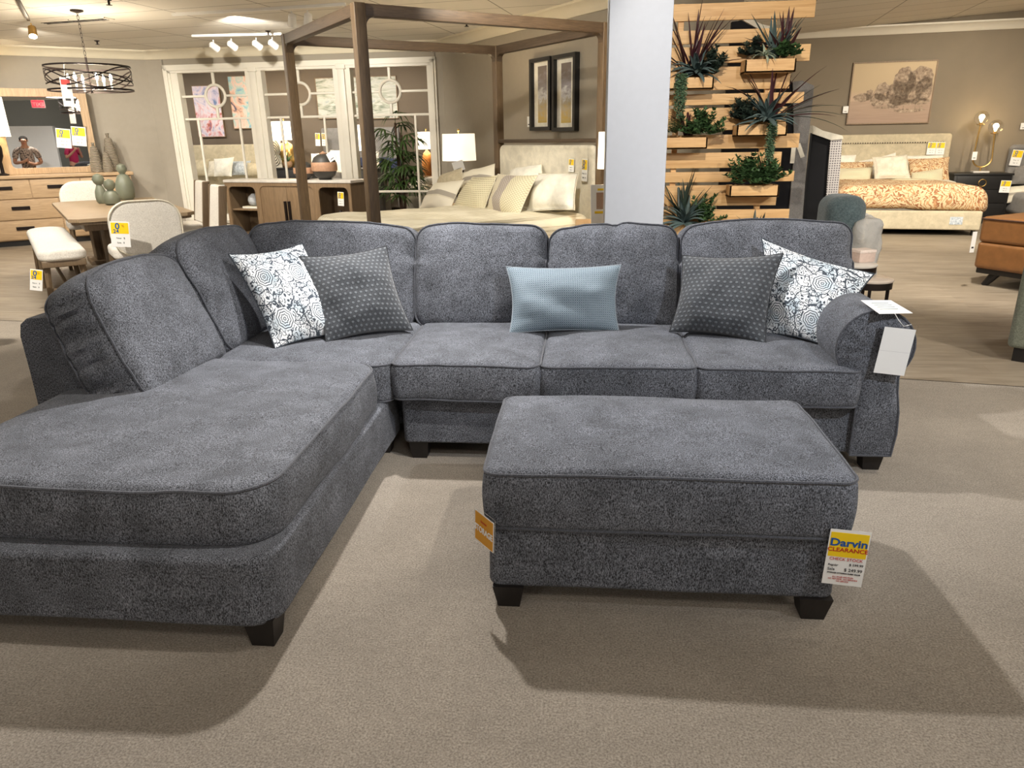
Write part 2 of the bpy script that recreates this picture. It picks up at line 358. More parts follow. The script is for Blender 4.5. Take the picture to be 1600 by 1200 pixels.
MT['mosaic'] = art('mosaic_landscape_paint', ((.2, (190, 164, 92)), (.42, (176, 168, 150)), (.5, (206, 208, 212)), (.6, (150, 146, 152)), (.8, (120, 110, 104))), 9, .4, (1, 1, 2), 1.0)
# ================================================================== the setting
def zc(X, Y): return 2.93 + max(0, X-.085*Y)*.055
AISLE = [(-13, 6.6), (-5, 5.9), (0, 5.0), (1.75, 4.62), (2.8, 4.42), (9.5, 3.6)]
f = MB(); f.add([(-13, -6.5, 0), (9.5, -6.5, 0), (9.5, 18, 0), (-13, 18, 0)], [(0, 1, 2, 3)]); f.build('floor', MT['carpet'], kind='structure')
f = MB(); n_ = len(AISLE)
f.add([(x, y, .004) for x, y in AISLE]+[(9.5, 18, .004), (-13, 18, .004)], [tuple(range(n_+2))]); f.build('floor_aisle', MT['planks'], kind='structure')
f = MB(); v = []; XS = [-13, 0]
v = [(-13, -6.5, 2.93), (.085*-6.5, -6.5, 2.93), (.085*18, 18, 2.93), (-13, 18, 2.93), (9.5, 18, zc(9.5, 18)), (9.5, -6.5, zc(9.5, -6.5))]
f.add(v, [(0, 3, 2, 1), (1, 2, 4, 5)]); f.build('ceiling', MT['ceil'], smooth=False, kind='structure')
WL = Pl((-7.2, 12.4), (.8, .6)); WW = Pl((-7.2, 12.4), (5.0, -.2)); WB = Pl((-2.2, 12.2), (.59, -.82))
RF = Vector((6.09, 13.55)); WR = Pl(RF, (.986, -.165))
def wallbox(name, pl, a0, a1, z0, z1, d0, d1, mat, kind='structure', parent=None, b=0, **k):
    mb = MB(); mb.box(a0, a1, min(-d0, -d1), max(-d0, -d1), z0, z1, b)
    o = mb.build(name, mat, parent, loc=(pl.P.x, pl.P.y, 0), rz=pl.rz, kind=kind, **k)
    # local +y must be away from the viewer
    return o
# every plane here has u running left to right, so local +y (left of u) points away from the camera side
crown_prof = [(0, 0), (.02, 0), (.035, .02), (.045, .05), (.09, .1), (.12, .115), (.12, .14), (0, .14)]
def crown(name, pl, a0, a1, ztop, mat=None):
    mb = MB(); v = []; 
    for a in (a0, a1):
        for d, z in crown_prof: v.append((a, -d, ztop-.14+z))
    n = len(crown_prof); mb.add(v, [tuple(range(n)), tuple(range(2*n-1, n-1, -1))]+[(i, (i+1) % n, (i+1) % n+n, i+n) for i in range(n)])
    return mb.build(name, mat or MT['crown'], loc=(pl.P.x, pl.P.y, 0), rz=pl.rz, kind='structure', angle=25)
wallbox('wall_left', WL, -6, 0, 0, 2.95, 0, -.15, MT['wall'])
crown('trim_1', WL, -6, .03, 2.93)
crown('trim_2', WW, -.03, 5.03, 2.93)
# window wall: openings found on its own plane
LW = WW.u.length and 5.004
a_l, z_t = WW.sz(253, 97); a_r, _ = WW.sz(680, 82); a_l2, z_b = WW.sz(310, 350)
z_t = 2.70; z_b = .16
OP = []
for (xa, xb) in ((277, 382.5), (408, 520), (547, 667)):
    OP.append((WW.sz(xa, 112)[0], WW.sz(xb, 110)[0]))
oz0, oz1 = .30, 2.58
wallbox('wall_back', WW, -.1, a_l+.02, 0, 2.95, 0, -.16, MT['wall'])
wallbox('wall_back_right', WW, a_r-.02, 5.15, 0, 2.95, 0, -.16, MT['wall'])
wallbox('wall_back_top', WW, a_l, a_r, z_t-.02, 2.95, 0, -.16, MT['wall'])
wallbox('wall_back_bottom', WW, a_l, a_r, 0, z_b+.02, 0, -.16, MT['wall'])
wallbox('baseboard_back', WW, -.1, 5.1, 0, .12, .015, 0, MT['trim'])
wr = empty('window_1', (WW.P.x, WW.P.y, 0), WW.rz); wr['kind'] = 'structure'
def wbox(mb, a0, a1, z0, z1, d0, d1, b=0): mb.box(a0, a1, -d0, -d1, z0, z1, b)
mb = MB()
for k, (ins, d) in enumerate(((0, .03), (.035, .055), (.075, .035))):
    w = .12-ins
    wbox(mb, a_l+ins, a_l+ins+.05, z_b+ins, z_t-ins, d, -.02); wbox(mb, a_r-ins-.05, a_r-ins, z_b+ins, z_t-ins, d, -.02)
    wbox(mb, a_l+ins, a_r-ins, z_t-ins-.05, z_t-ins, d, -.02); wbox(mb, a_l+ins, a_r-ins, z_b+ins, z_b+ins+.05, d, -.02)
wbox(mb, a_l+.1, OP[0][0], z_b+.1, z_t-.1, .02, -.14); wbox(mb, OP[2][1], a_r-.1, z_b+.1, z_t-.1, .02, -.14)
wbox(mb, a_l+.1, a_r-.1, oz1, z_t-.1, .02, -.14); wbox(mb, a_l+.1, a_r-.1, z_b+.1, oz0, .02, -.14)
mb.build('window_frame', MT['trim'], wr, angle=20)
for i in (0, 1):
    mb = MB(); c0, c1 = OP[i][1], OP[i+1][0]; w = c1-c0
    wbox(mb, c0, c1, oz0-.05, oz1+.05, .02, -.14); wbox(mb, c0+w*.3, c1-w*.3, oz0, oz1, .05, 0, .01); wbox(mb, c0+w*.22, c1-w*.22, oz1-.02, oz1+.06, .06, 0, .01)
    mb.build('mullion', MT['trim'], wr, angle=20)
for i, (c0, c1) in enumerate(OP):
    mb = MB(); cx = (c0+c1)/2; w = c1-c0
    zr1 = WW.sz(cx*0+1, 1)[1]*0+2.215; zr2 = 1.86; zr3 = .66; rr = .17; b = .018; cz = zr1
    def bar(a0, a1, z0, z1): wbox(mb, a0, a1, z0, z1, -.02, -.055, .006)
    bar(c0, c1, zr2-b, zr2+b); bar(c0, c1, zr3-b, zr3+b)
    bar(c0, cx-rr, zr1-b, zr1+b); bar(cx+rr, c1, zr1-b, zr1+b)
    bar(cx-b*1.2, cx+b*1.2, cz+rr, oz1); bar(cx-b*1.2, cx+b*1.2, zr2, cz-rr)
    for t in (.19, .81): bar(c0+w*t-b, c0+w*t+b, oz0, zr2)
    ring = [(cx+rr*math.cos(t*math.pi/20), .037, cz+rr*math.sin(t*math.pi/20)) for t in range(40)]
    mb.tube(ring, .024, 8, True)
    mb.build('muntin', MT['trim'], wr, angle=30)
wallbox('wall_bed', WB, -.15, 6.0, 0, 2.95, 0, -.15, MT['wall'])
crown('trim_3', WB, -.03, 6.0, 2.93)
crown('trim_4', WR, -9, 5, 3.13, MT['trim'])
wallbox('wall_right', WR, -9, 5, 0, 3.6, 0, -.15, MT['wall_dark'])
# the room beyond the interior window, and the back of the shop behind the viewer (seen in the mirror)
BF = Pl((-10.5, 15.9), (1, -.02)); wallbox('wall_far', BF, -3, 9.5, 0, 2.95, 0, -.15, MT['wall_brown'])
wallbox('wall_side', Pl((-2.0, 12.5), (.3, 3.4)), 0, 3.2, 0, 2.95, -.05, -.1, MT['wall'])
mb = MB(); mb.box(-13, 9.5, -6.65, -6.5, 0, 3.7); mb.build('wall_front', plain('slate_grey_paint', (92, 92, 88), .8), kind='structure')
mb = MB(); mb.box(9.4, 9.5, -6.5, 18, 0, 4.0); mb.build('wall_right_side', MT['wall_dark'], kind='structure')
mb = MB(); mb.box(-13, -12.9, -6.5, 18, 0, 3.0); mb.build('wall_left_side', MT['wall'], kind='structure')
# square pillar
cx0, cx1 = aty(948, 200, 5.3).x, aty(1046, 150, 5.3).x
mb = MB(); mb.box(cx0, cx1, 5.3, 5.3+(cx1-cx0), 0, zc(0, 5)+.02, .006); mb.build('wall_pillar', MT['column'], kind='structure')
# ================================================================== sectional sofa
def nz3(p, s, a): v = noise.noise_vector(p*s); return v*a
def cushion(name, M, hx, hy, hz, R, r, parent, mat=None, crown=.03, bulge=.012, wr=.006, pip=True, seed=0, n=14, extra=None, low=True, pr=.005, undo=None, pm=None):
    sd = Vector((seed*3.1, seed*1.7, seed))
    def fn(p):
        u, v, w = p.x/hx, p.y/hy, p.z/hz
        k = max(0, 1-u*u)*max(0, 1-v*v)
        q = Vector(p); q.z += crown*(k**.6)*(1 if w > 0 else -.25)*abs(w)
        s = 1-w*w; q.x += math.copysign(bulge, u)*s*abs(u)**3; q.y += math.copysign(bulge, v)*s*abs(v)**3
        q += nz3(p+sd, 2.2, wr*1.4)+nz3(p+sd, 7, wr*.5)+nz3(p+sd, 16, wr*.22)
        if extra: q = extra(q, u, v, w)
        return M @ q
    v, f = rbox(hx, hy, hz, R, r, n, 3, fn)
    mb = MB().add(v, f); o = mb.build(name, mat or MT['chenille'], parent, angle=80)
    off = -parent.location if parent and undo is None else Vector((0, 0, 0))
    if undo is None: o.location = off
    if pip:
        for z in ((hz-.35*r, -(hz-.35*r)) if low else (hz-.35*r,)):
            path = [fn(Vector((x, y, z))) for x, y in rrect(hx-.001, hy-.001, R, 7, 18)]
            MB().tube(path, pr, 6, True).build('piping', pm or MT['piping'], o)
    return o
def T(c, X=(1, 0, 0), Y=(0, 1, 0), Z=(0, 0, 1)):
    X, Y, Z = Vector(X).normalized(), Vector(Y).normalized(), Vector(Z).normalized()
    return Matrix(((X.x, Y.x, Z.x, c[0]), (X.y, Y.y, Z.y, c[1]), (X.z, Y.z, Z.z, c[2]), (0, 0, 0, 1)))
def part(mb, name, mat, parent, **k):
    o = mb.build(name, mat, parent, **k); o.location = -parent.location; return o
sofa = empty('sectional_sofa', (-.4, 3.4, 0), 0, 'large charcoal grey chenille sectional sofa with chaise end and rolled arm', 'sofa')
# frames
def fbox(x0, x1, y0, y1, z0, z1, R, r, flare=0):
    hx, hy, hz = (x1-x0)/2, (y1-y0)/2, (z1-z0)/2; c = Vector(((x0+x1)/2, (y0+y1)/2, (z0+z1)/2))
    def fn(p):
        k = 1-flare*(p.z/hz)*.5; return Vector((p.x*(1+ (k-1)*.3), p.y*(1+(k-1)*.2), p.z))+nz3(p+c, 2.5, .004)+c
    return rbox(hx, hy, hz, R, r, 12, 3, fn)
part(MB().add(*fbox(-2.2, -.905, 1.765, 3.42, .088, .325, .10, .02, .02)), 'chaise_base', MT['chenille'], sofa)
part(MB().add(*fbox(-.85, 1.27, 3.19, 4.25, .09, .345, .03, .015)), 'base_frame', MT['chenille'], sofa)
part(MB().add(*fbox(-2.2, -.9, 3.38, 4.25, .10, .34, .05, .015)), 'corner_base', MT['chenille'], sofa)
prof = [(-2.27, .1), (-2.27, .6), (-2.275, .76), (-2.262, .81), (-2.23, .835), (-2.12, .84), (-2.06, .80), (-1.86, .5), (-1.82, .42), (-1.82, .1)]
part(MB().prism(prof, 2.66, 4.3), 'back_frame', MT['chenille'], sofa, angle=50)
mb = MB(); prof2 = [(4.36, .09), (4.36, .78), (4.33, .83), (4.2, .83), (4.13, .78), (4.0, .5), (4.0, .09)]
vv = [(x, y, z) for x in (-2.2, 1.4) for y, z in prof2]; n_ = len(prof2)
mb.add(vv, [tuple(range(n_)), tuple(range(2*n_-1, n_-1, -1))]+[(i, (i+1) % n_, (i+1) % n_+n_, i+n_) for i in range(n_)])
part(mb, 'rear_frame', MT['chenille'], sofa, angle=50)
# seats
def dent(q, u, v, w): return q
cushion('chaise_cushion', T((-1.535, 2.495, .415)), .605, .655, .105, .13, .03, sofa, crown=.032, bulge=.014, wr=.009, seed=1, n=24)
cushion('corner_cushion', T((-1.31, 3.545, .412)), .435, .42, .10, .07, .03, sofa, crown=.03, seed=2, n=16)
for i, (x0, x1) in enumerate(((-.872, -.178), (-.172, .528), (.534, 1.236))):
    cushion('seat_cushion', T(((x0+x1)/2, 3.545, .42)), (x1-x0)/2, .42, .095, .05, .028, sofa, crown=.034, bulge=.012, wr=.008, seed=3+i, n=18)
# backs
def backc(x0, x1, seed, top=1.03, extra=None, y=3.90):
    h = (top-.50)/2/.97; up = Vector((0, .23, .973)); fc = Vector((0, -.973, .23))
    c = Vector(((x0+x1)/2, y+.06, .50+h*.97)) - fc*.075
    def ex(q, u, v, w):
        q.y += .012*math.cos(u*2.2)*(v > 0)*v - .014*(abs(u)**6)*(v > .2)*v
        q.z -= .03*abs(u)**8*(v > .3)
        if v < 0: q.z += .018*(1-u*u)*v*v
        if extra: q = extra(q, u, v, w)
        return q
    return cushion('back_cushion', T(c, (1, 0, 0), up, fc), (x1-x0)/2, h, .105, .075, .04, sofa, crown=.05, bulge=.012, wr=.012, seed=seed, n=20, extra=ex)
backc(-1.90, -.925, 10, 1.045)
backc(-.915, -.19, 11, 1.035)
def crease(q, u, v, w):
    if v > .1 and w > 0: q.z -= .02*math.exp(-(u-.05)**2/.004)*(v-.1)
    if v > .6: q.y -= .02*math.exp(-(u-.05)**2/.01)*(v-.6)*2
    return q
backc(-.18, .52, 12, 1.03, crease)
backc(.53, 1.425, 13, 1.04)
def sidec(y0, y1, seed, top, xb=-1.73, lean=.40):
    up = Vector((-lean, 0, 1)).normalized(); fc = Vector((up.z, 0, -up.x))
    h = (top-.50)/2/up.z; c = Vector((xb, (y0+y1)/2, .505))+up*h-fc*.105
    def ex(q, u, v, w):
        q.y += .02*math.cos(u*1.8)*(v > 0)*v-.02*(abs(u)**5)*(v > .2)*v
        if w < .6: q += Vector((0, 0, .006*math.sin(v*26+math.sin(v*7)*2)))*(1-w*w)*0
        s = abs(u)**4*(1-w*w); q.x += .011*math.sin(v*24+2*math.sin(v*9))*s
        return q
    return cushion('back_cushion', T(c, (0, 1, 0), up, fc), (y1-y0)/2, h, .115, .08, .035, sofa, crown=.055, bulge=.02, wr=.013, seed=seed, n=22, extra=ex)
sidec(2.60, 3.27, 20, 1.0)
sidec(3.29, 4.02, 21, 1.05, -1.72, .36)
# rolled arm
ac = Vector((1.282, .605)); ar = .165
def armprof(s=1.0):
    pts = [(1.24, .09), (1.238, .25), (1.238, .42)]
    for k in range(0, 21):
        a = math.radians(222-k*(222+40)/20); pts.append((ac.x+ar*math.cos(a), ac.y+ar*math.sin(a)))
    pts += [(1.398, .47), (1.405, .40), (1.424, .30), (1.43, .2), (1.42, .09)]
    return pts
AP = armprof()
part(MB().prism(AP, 3.165, 4.3), 'arm', MT['chenille'], sofa, angle=50)
arm = sofa.children[-1]
cc = Vector((1.30, .585)); mb = MB(); v = []; f = []; NR = 9
dense = []
for i in range(len(AP)):
    p, q = Vector(AP[i]), Vector(AP[(i+1) % len(AP)]); m_ = max(1, int((q-p).length/.014))
    dense += [p+(q-p)*t/m_ for t in range(m_)]
nd = len(dense)
for i in range(NR+1):
    t = i/NR
    for k, p in enumerate(dense):
        q = cc+(p-cc)*t; a = math.atan2(p.y-cc.y, p.x-cc.x)
        rip = .007*math.cos(a*15)*t*(1-t**3)*(1 if p.y > .42 else .15); dep = .022*(1-t**4)*(1 if q.y > .3 else .6)-.02*math.exp(-(t*6)**2)
        v.append((q.x, 3.165-dep-rip, q.y))
for i in range(NR):
    for k in range(nd): f.append((i*nd+k, i*nd+(k+1) % nd, (i+1)*nd+(k+1) % nd, (i+1)*nd+k))
o = MB().add(v, f).build('arm_front', MT['chenille'], arm, angle=80)
MB().tube([(p.x, 3.162, p.y) for p in dense], .005, 6, True).build('piping', MT['piping'], arm)
def leg(x, y, parent, h=.1, a=.05, b=.036):
    v = [(x+i*b, y+j*b, 0) for i, j in ((-1, -1), (1, -1), (1, 1), (-1, 1))]+[(x+i*a, y+j*a, h) for i, j in ((-1, -1), (1, -1), (1, 1), (-1, 1))]
    part(MB().add(v, [(3, 2, 1, 0), (4, 5, 6, 7), (0, 1, 5, 4), (1, 2, 6, 5), (2, 3, 7, 6), (3, 0, 4, 7)]), 'leg', MT['dark_leg'], parent, angle=20)
for x, y in ((1.36, 3.24), (-.78, 3.25), (-.975, 1.835), (-2.1, 1.84), (1.3, 4.2), (-.98, 3.3), (-2.18, 4.2)): leg(x, y, sofa, .105)
# ================================================================== ottoman
ot = empty('storage_ottoman', (.27, 2.37, 0), 0, 'rectangular charcoal grey chenille storage ottoman in front of the sectional', 'ottoman')
v, f = rbox(.555, .335, .115, .04, .02, 14, 3, lambda p: Vector((p.x*(1-.008*p.z/.115), p.y, p.z))+nz3(p, 3, .004)+Vector((.265, 2.385, .192)))
part(MB().add(v, f), 'storage_box', MT['chenille'], ot)
cushion('lid_cushion', T((.272, 2.385, .405)), .572, .352, .105, .05, .028, ot, crown=.03, bulge=.008, wr=.006, seed=31, n=24)
for x, y in ((-.225, 2.09), (.765, 2.09), (-.225, 2.66), (.765, 2.66)): leg(x, y, ot, .085, .052, .036)
# ================================================================== throw pillows
def pillow(name, q, t, mat, label, group=None, seed=0, pull=.09, pip=None, N=30, cat='pillow', wr=.012, flange=0, fold=None, gname='piping'):
    tl, tr, br, bl = [Vector(p) for p in q]; c = (tl+tr+br+bl)/4
    nrm = ((tr-tl)+(br-bl)).cross((tl-bl)+(tr-br)).normalized()
    if nrm.dot(Vector((0, 0, EYE))-c) < 0: nrm = -nrm
    sd = Vector((seed*5.3, seed, 0)); rt = empty(name, c, 0, label, cat, group)
    def P(u, v, side):
        s = u*(1-pull*(1-v*v)*abs(u)**2); r_ = v*(1-pull*(1-u*u)*abs(v)**2)
        a, b = (s+1)/2, (r_+1)/2; p = (bl*(1-a)+br*a)*(1-b)+(tl*(1-a)+tr*a)*b
        e = max(0, 1-u*u)**.62*max(0, 1-v*v)**.62
        if flange and max(abs(u), abs(v)) > 1-flange: e = 0
        w = noise.noise(Vector((u*1.6, v*1.6, side))+sd)*.35+noise.noise(Vector((u*4, v*4, side*2))+sd)*.12
        edge = (1-min(1, (1-abs(u))*4))*math.sin(v*19+seed)*.12*(1-v*v)+(1-min(1, (1-abs(v))*4))*math.sin(u*17+seed)*.07*(1-u*u)
        h = t*(.62 if side > 0 else .38)*e*(1+w)+wr*edge*e**.3
        p = p+nrm*side*h
        if fold: p = fold(p, u, v, side)
        return p-c
    v = []; uv = []; f = []
    ks = [math.sin(math.pi/2*x) for x in lin(-1, 1, N)]
    for side in (1, -1):
        b0 = len(v)
        for j in range(N+1):
            for i in range(N+1): v.append(P(ks[i], ks[j], side)); uv.append(((ks[i]+1)/2, (ks[j]+1)/2))
        for j in range(N):
            for i in range(N):
                a = b0+j*(N+1)+i; f.append((a, a+1, a+N+2, a+N+1))
    MB().add(v, f, uv).build('cover', mat, rt, angle=80)
    if pip is not None:
        path = [P(k, -1, 1) for k in lin(-1, 1, N)]+[P(1, k, 1) for k in lin(-1, 1, N)[1:]]+[P(-k, 1, 1) for k in lin(-1, 1, N)[1:]]+[P(-1, -k, 1) for k in lin(-1, 1, N)[1:-1]]
        MB().tube(path, .004, 6, True).build(gname, pip, rt)
    return rt
Z5 = .535
def V3(*a): return Vector(a)
pillow('throw_pillow', (aty(357, 397, 3.52), aty(472, 380, 3.74), V3(-1.16, 3.56, Z5), atz(430, 545, Z5)), .15, MT['damask'],
       'white and slate scroll-print pillow in the inner corner of the sofa', 'scroll-print throw pillows', 1, .10, plain('slate_edge', (60, 66, 74), .9))
pillow('throw_pillow', (aty(468, 401, 3.62), aty(604, 384, 3.80), atz(645, 516, Z5), atz(510, 535, Z5)), .17, MT['dots'],
       'charcoal dotted velvet pillow leaning beside the corner of the sofa, behind the chaise', 'dotted velvet throw pillows', 2, .10, plain('charcoal_edge', (52, 54, 58), .9))
pillow('lumbar_pillow', (aty(791, 417, 3.77), aty(970, 414, 3.79), atz(967, 518, Z5), atz(796, 521, Z5)), .15, MT['diamond'],
       'blue-grey diamond-weave lumbar pillow in the middle of the sofa', None, 3, .09, plain('blue_grey_edge', (150, 160, 168), .9), cat='pillow')
pillow('throw_pillow', (aty(1066, 399, 3.80), aty(1224, 396, 3.66), atz(1196, 538, Z5), atz(1046, 518, Z5)), .17, MT['dots'],
       'charcoal dotted velvet pillow near the rolled arm, overlapping a printed pillow', 'dotted velvet throw pillows', 4, .10, plain('charcoal_edge2', (52, 54, 58), .9))
pillow('throw_pillow', (aty(1190, 372, 3.86), aty(1366, 428, 3.60), atz(1302, 545, Z5), atz(1190, 522, Z5)), .14, MT['damask'],
       'white and slate scroll-print pillow tipped against the rolled arm', 'scroll-print throw pillows', 5, .10, plain('slate_edge2', (60, 66, 74), .9))
# ================================================================== small helpers
def depth(p): return (Vector(p)-Vector((0, 0, EYE))).dot(fw)
def ppm(p): return F/depth(p)          # pixels per metre there
def quad(pl, d, lean, *px):
    tl, tr, br, bl = px; a, b = pl.off(d), pl.off(d+lean)
    return a.hit(*tl), a.hit(*tr), b.hit(*br), b.hit(*bl)
def loc_y(rt): return rt
def B(rt, name, mat, *boxes, b=.004, **k):
    mb = MB()
    for q in boxes: mb.box(*q, b)
    return mb.build(name, mat, rt, **k)
def price_tag(p, w, h, rz, tilt, label, kind='promo', group='hanging price cards', cat='price tag', name='price_tag', yaw2=0):
    rt = empty(name, p, 0, label, cat, group, rot=(yaw2, tilt, rz))
    B(rt, 'sleeve', MT['plastic'], (-w*.54, w*.54, .001, .002, -h*1.02, h*.09), b=0)
    if kind == 'sheet':
        B(rt, 'card', MT['white'], (-w/2, w/2, -.001, .0005, -h, 0), b=0)
        B(rt, 'fold_line', plain('fold_grey', (206, 206, 206)), (-w/2, w/2, -.0013, -.001, -h*.505, -h*.5), b=0); return rt
    B(rt, 'card', MT['white'], (-w/2, w/2, -.001, .0005, -h, 0), b=0)
    if kind == 'promo':
        B(rt, 'header', MT['yellow'], (-w*.45, w*.45, -.002, -.001, -h*.48, -h*.05), b=0)
        font('0', h*.34, MT['blue'], rt, (-w*.12, -.003, -h*.30), bold=.006*h); font('%', h*.15, MT['orange'], rt, (w*.17, -.003, -h*.22))
        font('24', h*.2, MT['blue'], rt, (-w*.2, -.003, -h*.45), bold=.004*h)
        font('Now   $', h*.09, MT['ink'], rt, (0, -.003, -h*.68)); font('Sale   $', h*.09, MT['ink'], rt, (0, -.003, -h*.86))
    elif kind == 'small':
        B(rt, 'print', MT['ink'], (-w*.25, w*.25, -.0016, -.001, -h*.8, -h*.72), b=0)
    elif kind == 'clearance':
        B(rt, 'header', MT['yellow'], (-w*.47, w*.47, -.002, -.001, -h*.485, -h*.05), b=0)
        font('Darvin', h*.185, MT['blue'], rt, (0, -.003, -h*.285), bold=.005*h, sx=1.12)
        font('CLEARANCE', h*.098, MT['red'], rt, (0, -.003, -h*.385), sx=1.1, bold=.0015*h)
        font('CHECK STOCK', h*.07, MT['red'], rt, (0, -.003, -h*.545), sx=1.05)
        font('Regular', h*.05, MT['ink'], rt, (-w*.42, -.003, -h*.65), ax='LEFT'); font('$ 599.99', h*.06, MT['ink'], rt, (w*.45, -.003, -h*.63), ax='RIGHT')
        font('Sale', h*.07, MT['ink'], rt, (-w*.42, -.003, -h*.735), ax='LEFT'); font('$ 249.99', h*.078, MT['ink'], rt, (w*.45, -.003, -h*.735), ax='RIGHT')
        font('STORAGE OTTOMAN SUPER VALUE', h*.031, MT['ink'], rt, (0, -.003, -h*.79), bold=.001*h)
        for i, s in enumerate(('ALL SALES ARE FINAL', 'NO RETURNS , NO REFUNDS', 'NO SERVICE')): font(s, h*.034, MT['red'], rt, (0, -.003, -h*(.86+.04*i)))
    elif kind == 'storage':
        B(rt, 'header', MT['orange'], (-w*.47, w*.47, -.002, -.001, -h*.97, -h*.03), b=0)
        font('STORAGE', h*.28, MT['white'], rt, (0, -.0035, -h*.62), bold=.008*h, sx=.72)
        font('bonus', h*.12, MT['red'], rt, (0, -.0035, -h*.28))
    return rt
ink_outline = MT['ink']
# ---- tags on sofa and ottoman
p = aty(1330, 829, 2.006); price_tag(p, .116, .192, math.radians(-6), math.radians(1.5), 'clearance card with yellow header hanging at the right corner of the ottoman', 'clearance', None)
p = aty(757, 806, 2.03); price_tag(p, .105, .112, math.radians(-48), math.radians(4), 'orange storage card hanging on the left corner of the ottoman', 'storage', None)
p = aty(1407, 513, 3.10); price_tag(p, .125, .205, math.radians(-4), math.radians(5), 'blank white folded card hanging in a sleeve on the sofa arm', 'sheet', None)
mb = MB(); q = [atz(1345, 469, .79), atz(1392, 469, .79), atz(1426, 489, .765), atz(1374, 490, .772)]
c = sum(q, Vector())/4; rt = empty('care_card', c, 0, 'white care card lying on top of the rolled sofa arm', 'card')
mb.add([x-c for x in q]+[x-c-Vector((0, 0, .002)) for x in q], [(0, 1, 2, 3), (7, 6, 5, 4), (0, 4, 5, 1), (1, 5, 6, 2), (2, 6, 7, 3), (3, 7, 4, 0)]); mb.build('card', MT['white'], rt, smooth=False)
mb = MB()
for t in (.25, .4, .55, .7):
    a = q[0].lerp(q[3], t).lerp(q[1].lerp(q[2], t), .2); b2 = q[0].lerp(q[3], t).lerp(q[1].lerp(q[2], t), .75)
    mb.tube([a-c+Vector((0, 0, .001)), b2-c+Vector((0, 0, .001))], .0012, 4)
mb.build('print', plain('faint_print', (160, 170, 166)), rt)
loop = [atz(1398, 490, .768), aty(1404, 500, 3.11), aty(1412, 510, 3.10), aty(1424, 507, 3.12)]
mb = MB().tube([x-c for x in loop], .0015, 5); mb.build('loop_cord', MT['white'], rt)
# ================================================================== dresser corner
DF = WL.off(.55)
rt = empty('dresser', DF.pt(-1.63, 0, 0), DF.rz, 'wide weathered oak dresser under the framed mirror', 'dresser')
B(rt, 'carcass', MT['oak'], (-1.07, 1.07, .02, .52, .09, 1.01), b=.006); B(rt, 'top', MT['oak'], (-1.11, 1.11, -.03, .54, 1.01, 1.06), b=.008)
B(rt, 'plinth', MT['blackwood'], (-1.0, 1.0, .08, .5, 0, .09))
def drawer(x0, x1, z0, z1):
    o = B(rt, 'drawer', MT['oak'], (x0+.006, x1-.006, -.002, .03, z0+.006, z1-.006), b=.004); c = (x0+x1)/2; z = (z0+z1)/2+.03; w = .12
    h = MB(); h.box(c-w, c+w, -.035, -.02, z+.005, z+.02, .003); h.box(c-w, c+w, -.02, -.004, z-.03, z+.02, .002); h.build('handle', MT['blackmetal'], o)
for x0, x1 in ((-1.05, -.34), (-.34, .34), (.34, 1.05)): drawer(x0, x1, .71, 1.0)
for z0, z1 in ((.40, .71), (.1, .40)):
    for x0, x1 in ((-1.05, 0), (0, 1.05)): drawer(x0, x1, z0, z1)
MP = WL.off(.2); mc = MP.pt(-1.2, 0, 0); um = Vector((-mc.y, mc.x)).normalized()*-1; um = um if um.x > 0 else -um
MR = Pl(MP.pt(-1.62)[:2], um)
rt = empty('framed_mirror', MR.pt(0, 1.065), MR.rz, 'oak framed mirror standing on the dresser and leaning to the wall', 'mirror')
fr = MB(); W2, H2, w_ = .65, 1.25, .115
out = [(-W2, 0), (W2, 0), (W2, H2), (-W2, H2)]
def rr2(x0, x1, z0, z1, R, n=5):
    pts = []
    for cx, cz, a0 in ((x1-R, z1-R, 0), (x0+R, z1-R, 90), (x0+R, z0+R, 180), (x1-R, z0+R, 270)):
        pts += [(cx+R*math.cos(math.radians(a0+90*i/n)), cz+R*math.sin(math.radians(a0+90*i/n))) for i in range(n+1)]
    return pts
def frame_mb(outer, inner, y0, y1):
    n = len(outer); mb = MB(); v = [(p[0], y0, p[1]) for p in outer]+[(p[0], y0, p[1]) for p in inner]+[(p[0], y1, p[1]) for p in outer]+[(p[0], y1, p[1]) for p in inner]
    f = []
    for i in range(n):
        j = (i+1) % n; f += [(i, j, n+j, n+i), (2*n+i, 3*n+i, 3*n+j, 2*n+j), (i, 2*n+i, 2*n+j, j), (n+i, n+j, 3*n+j, 3*n+i)]
    return mb.add(v, f)
frame_mb(rr2(-W2, W2, 0, H2, .04), rr2(-W2+w_, W2-w_, .09, H2-w_, .06), -.03, .03).build('mirror_frame', MT['oakz'], rt, angle=30)
mb = MB(); g = rr2(-W2+w_-.01, W2-w_+.01, .08, H2-w_+.01, .06); mb.prism(g, .0, .01); mb.build('mirror_glass', MT['mirror'], rt, smooth=False)
V1 = MR.off(.06)
for (x, y, lb) in ((98, 201, 'promotional price card on the mirror, left of the pair'), (122, 198, 'promotional price card on the mirror, right of the pair')):
    p = V1.hit(x, y); price_tag(p, .20, .29, MR.rz, math.radians(6), lb, group='price cards hanging on the mirror')
m = Mt('ribbed_grey_ceramic', .35); v = m.co(); wv = m.n('ShaderNodeTexWave', dict(bands_direction='Z'), Vector=v, Scale=14.0, Distortion=2.0, Detail=2)
m.col(m.ramp(wv.outputs['Fac'], (.3, srgb((84, 74, 60))), (.7, srgb((168, 158, 140))))); m.bump(wv.outputs['Fac'], .8, .01); MT['ribbed'] = m.m
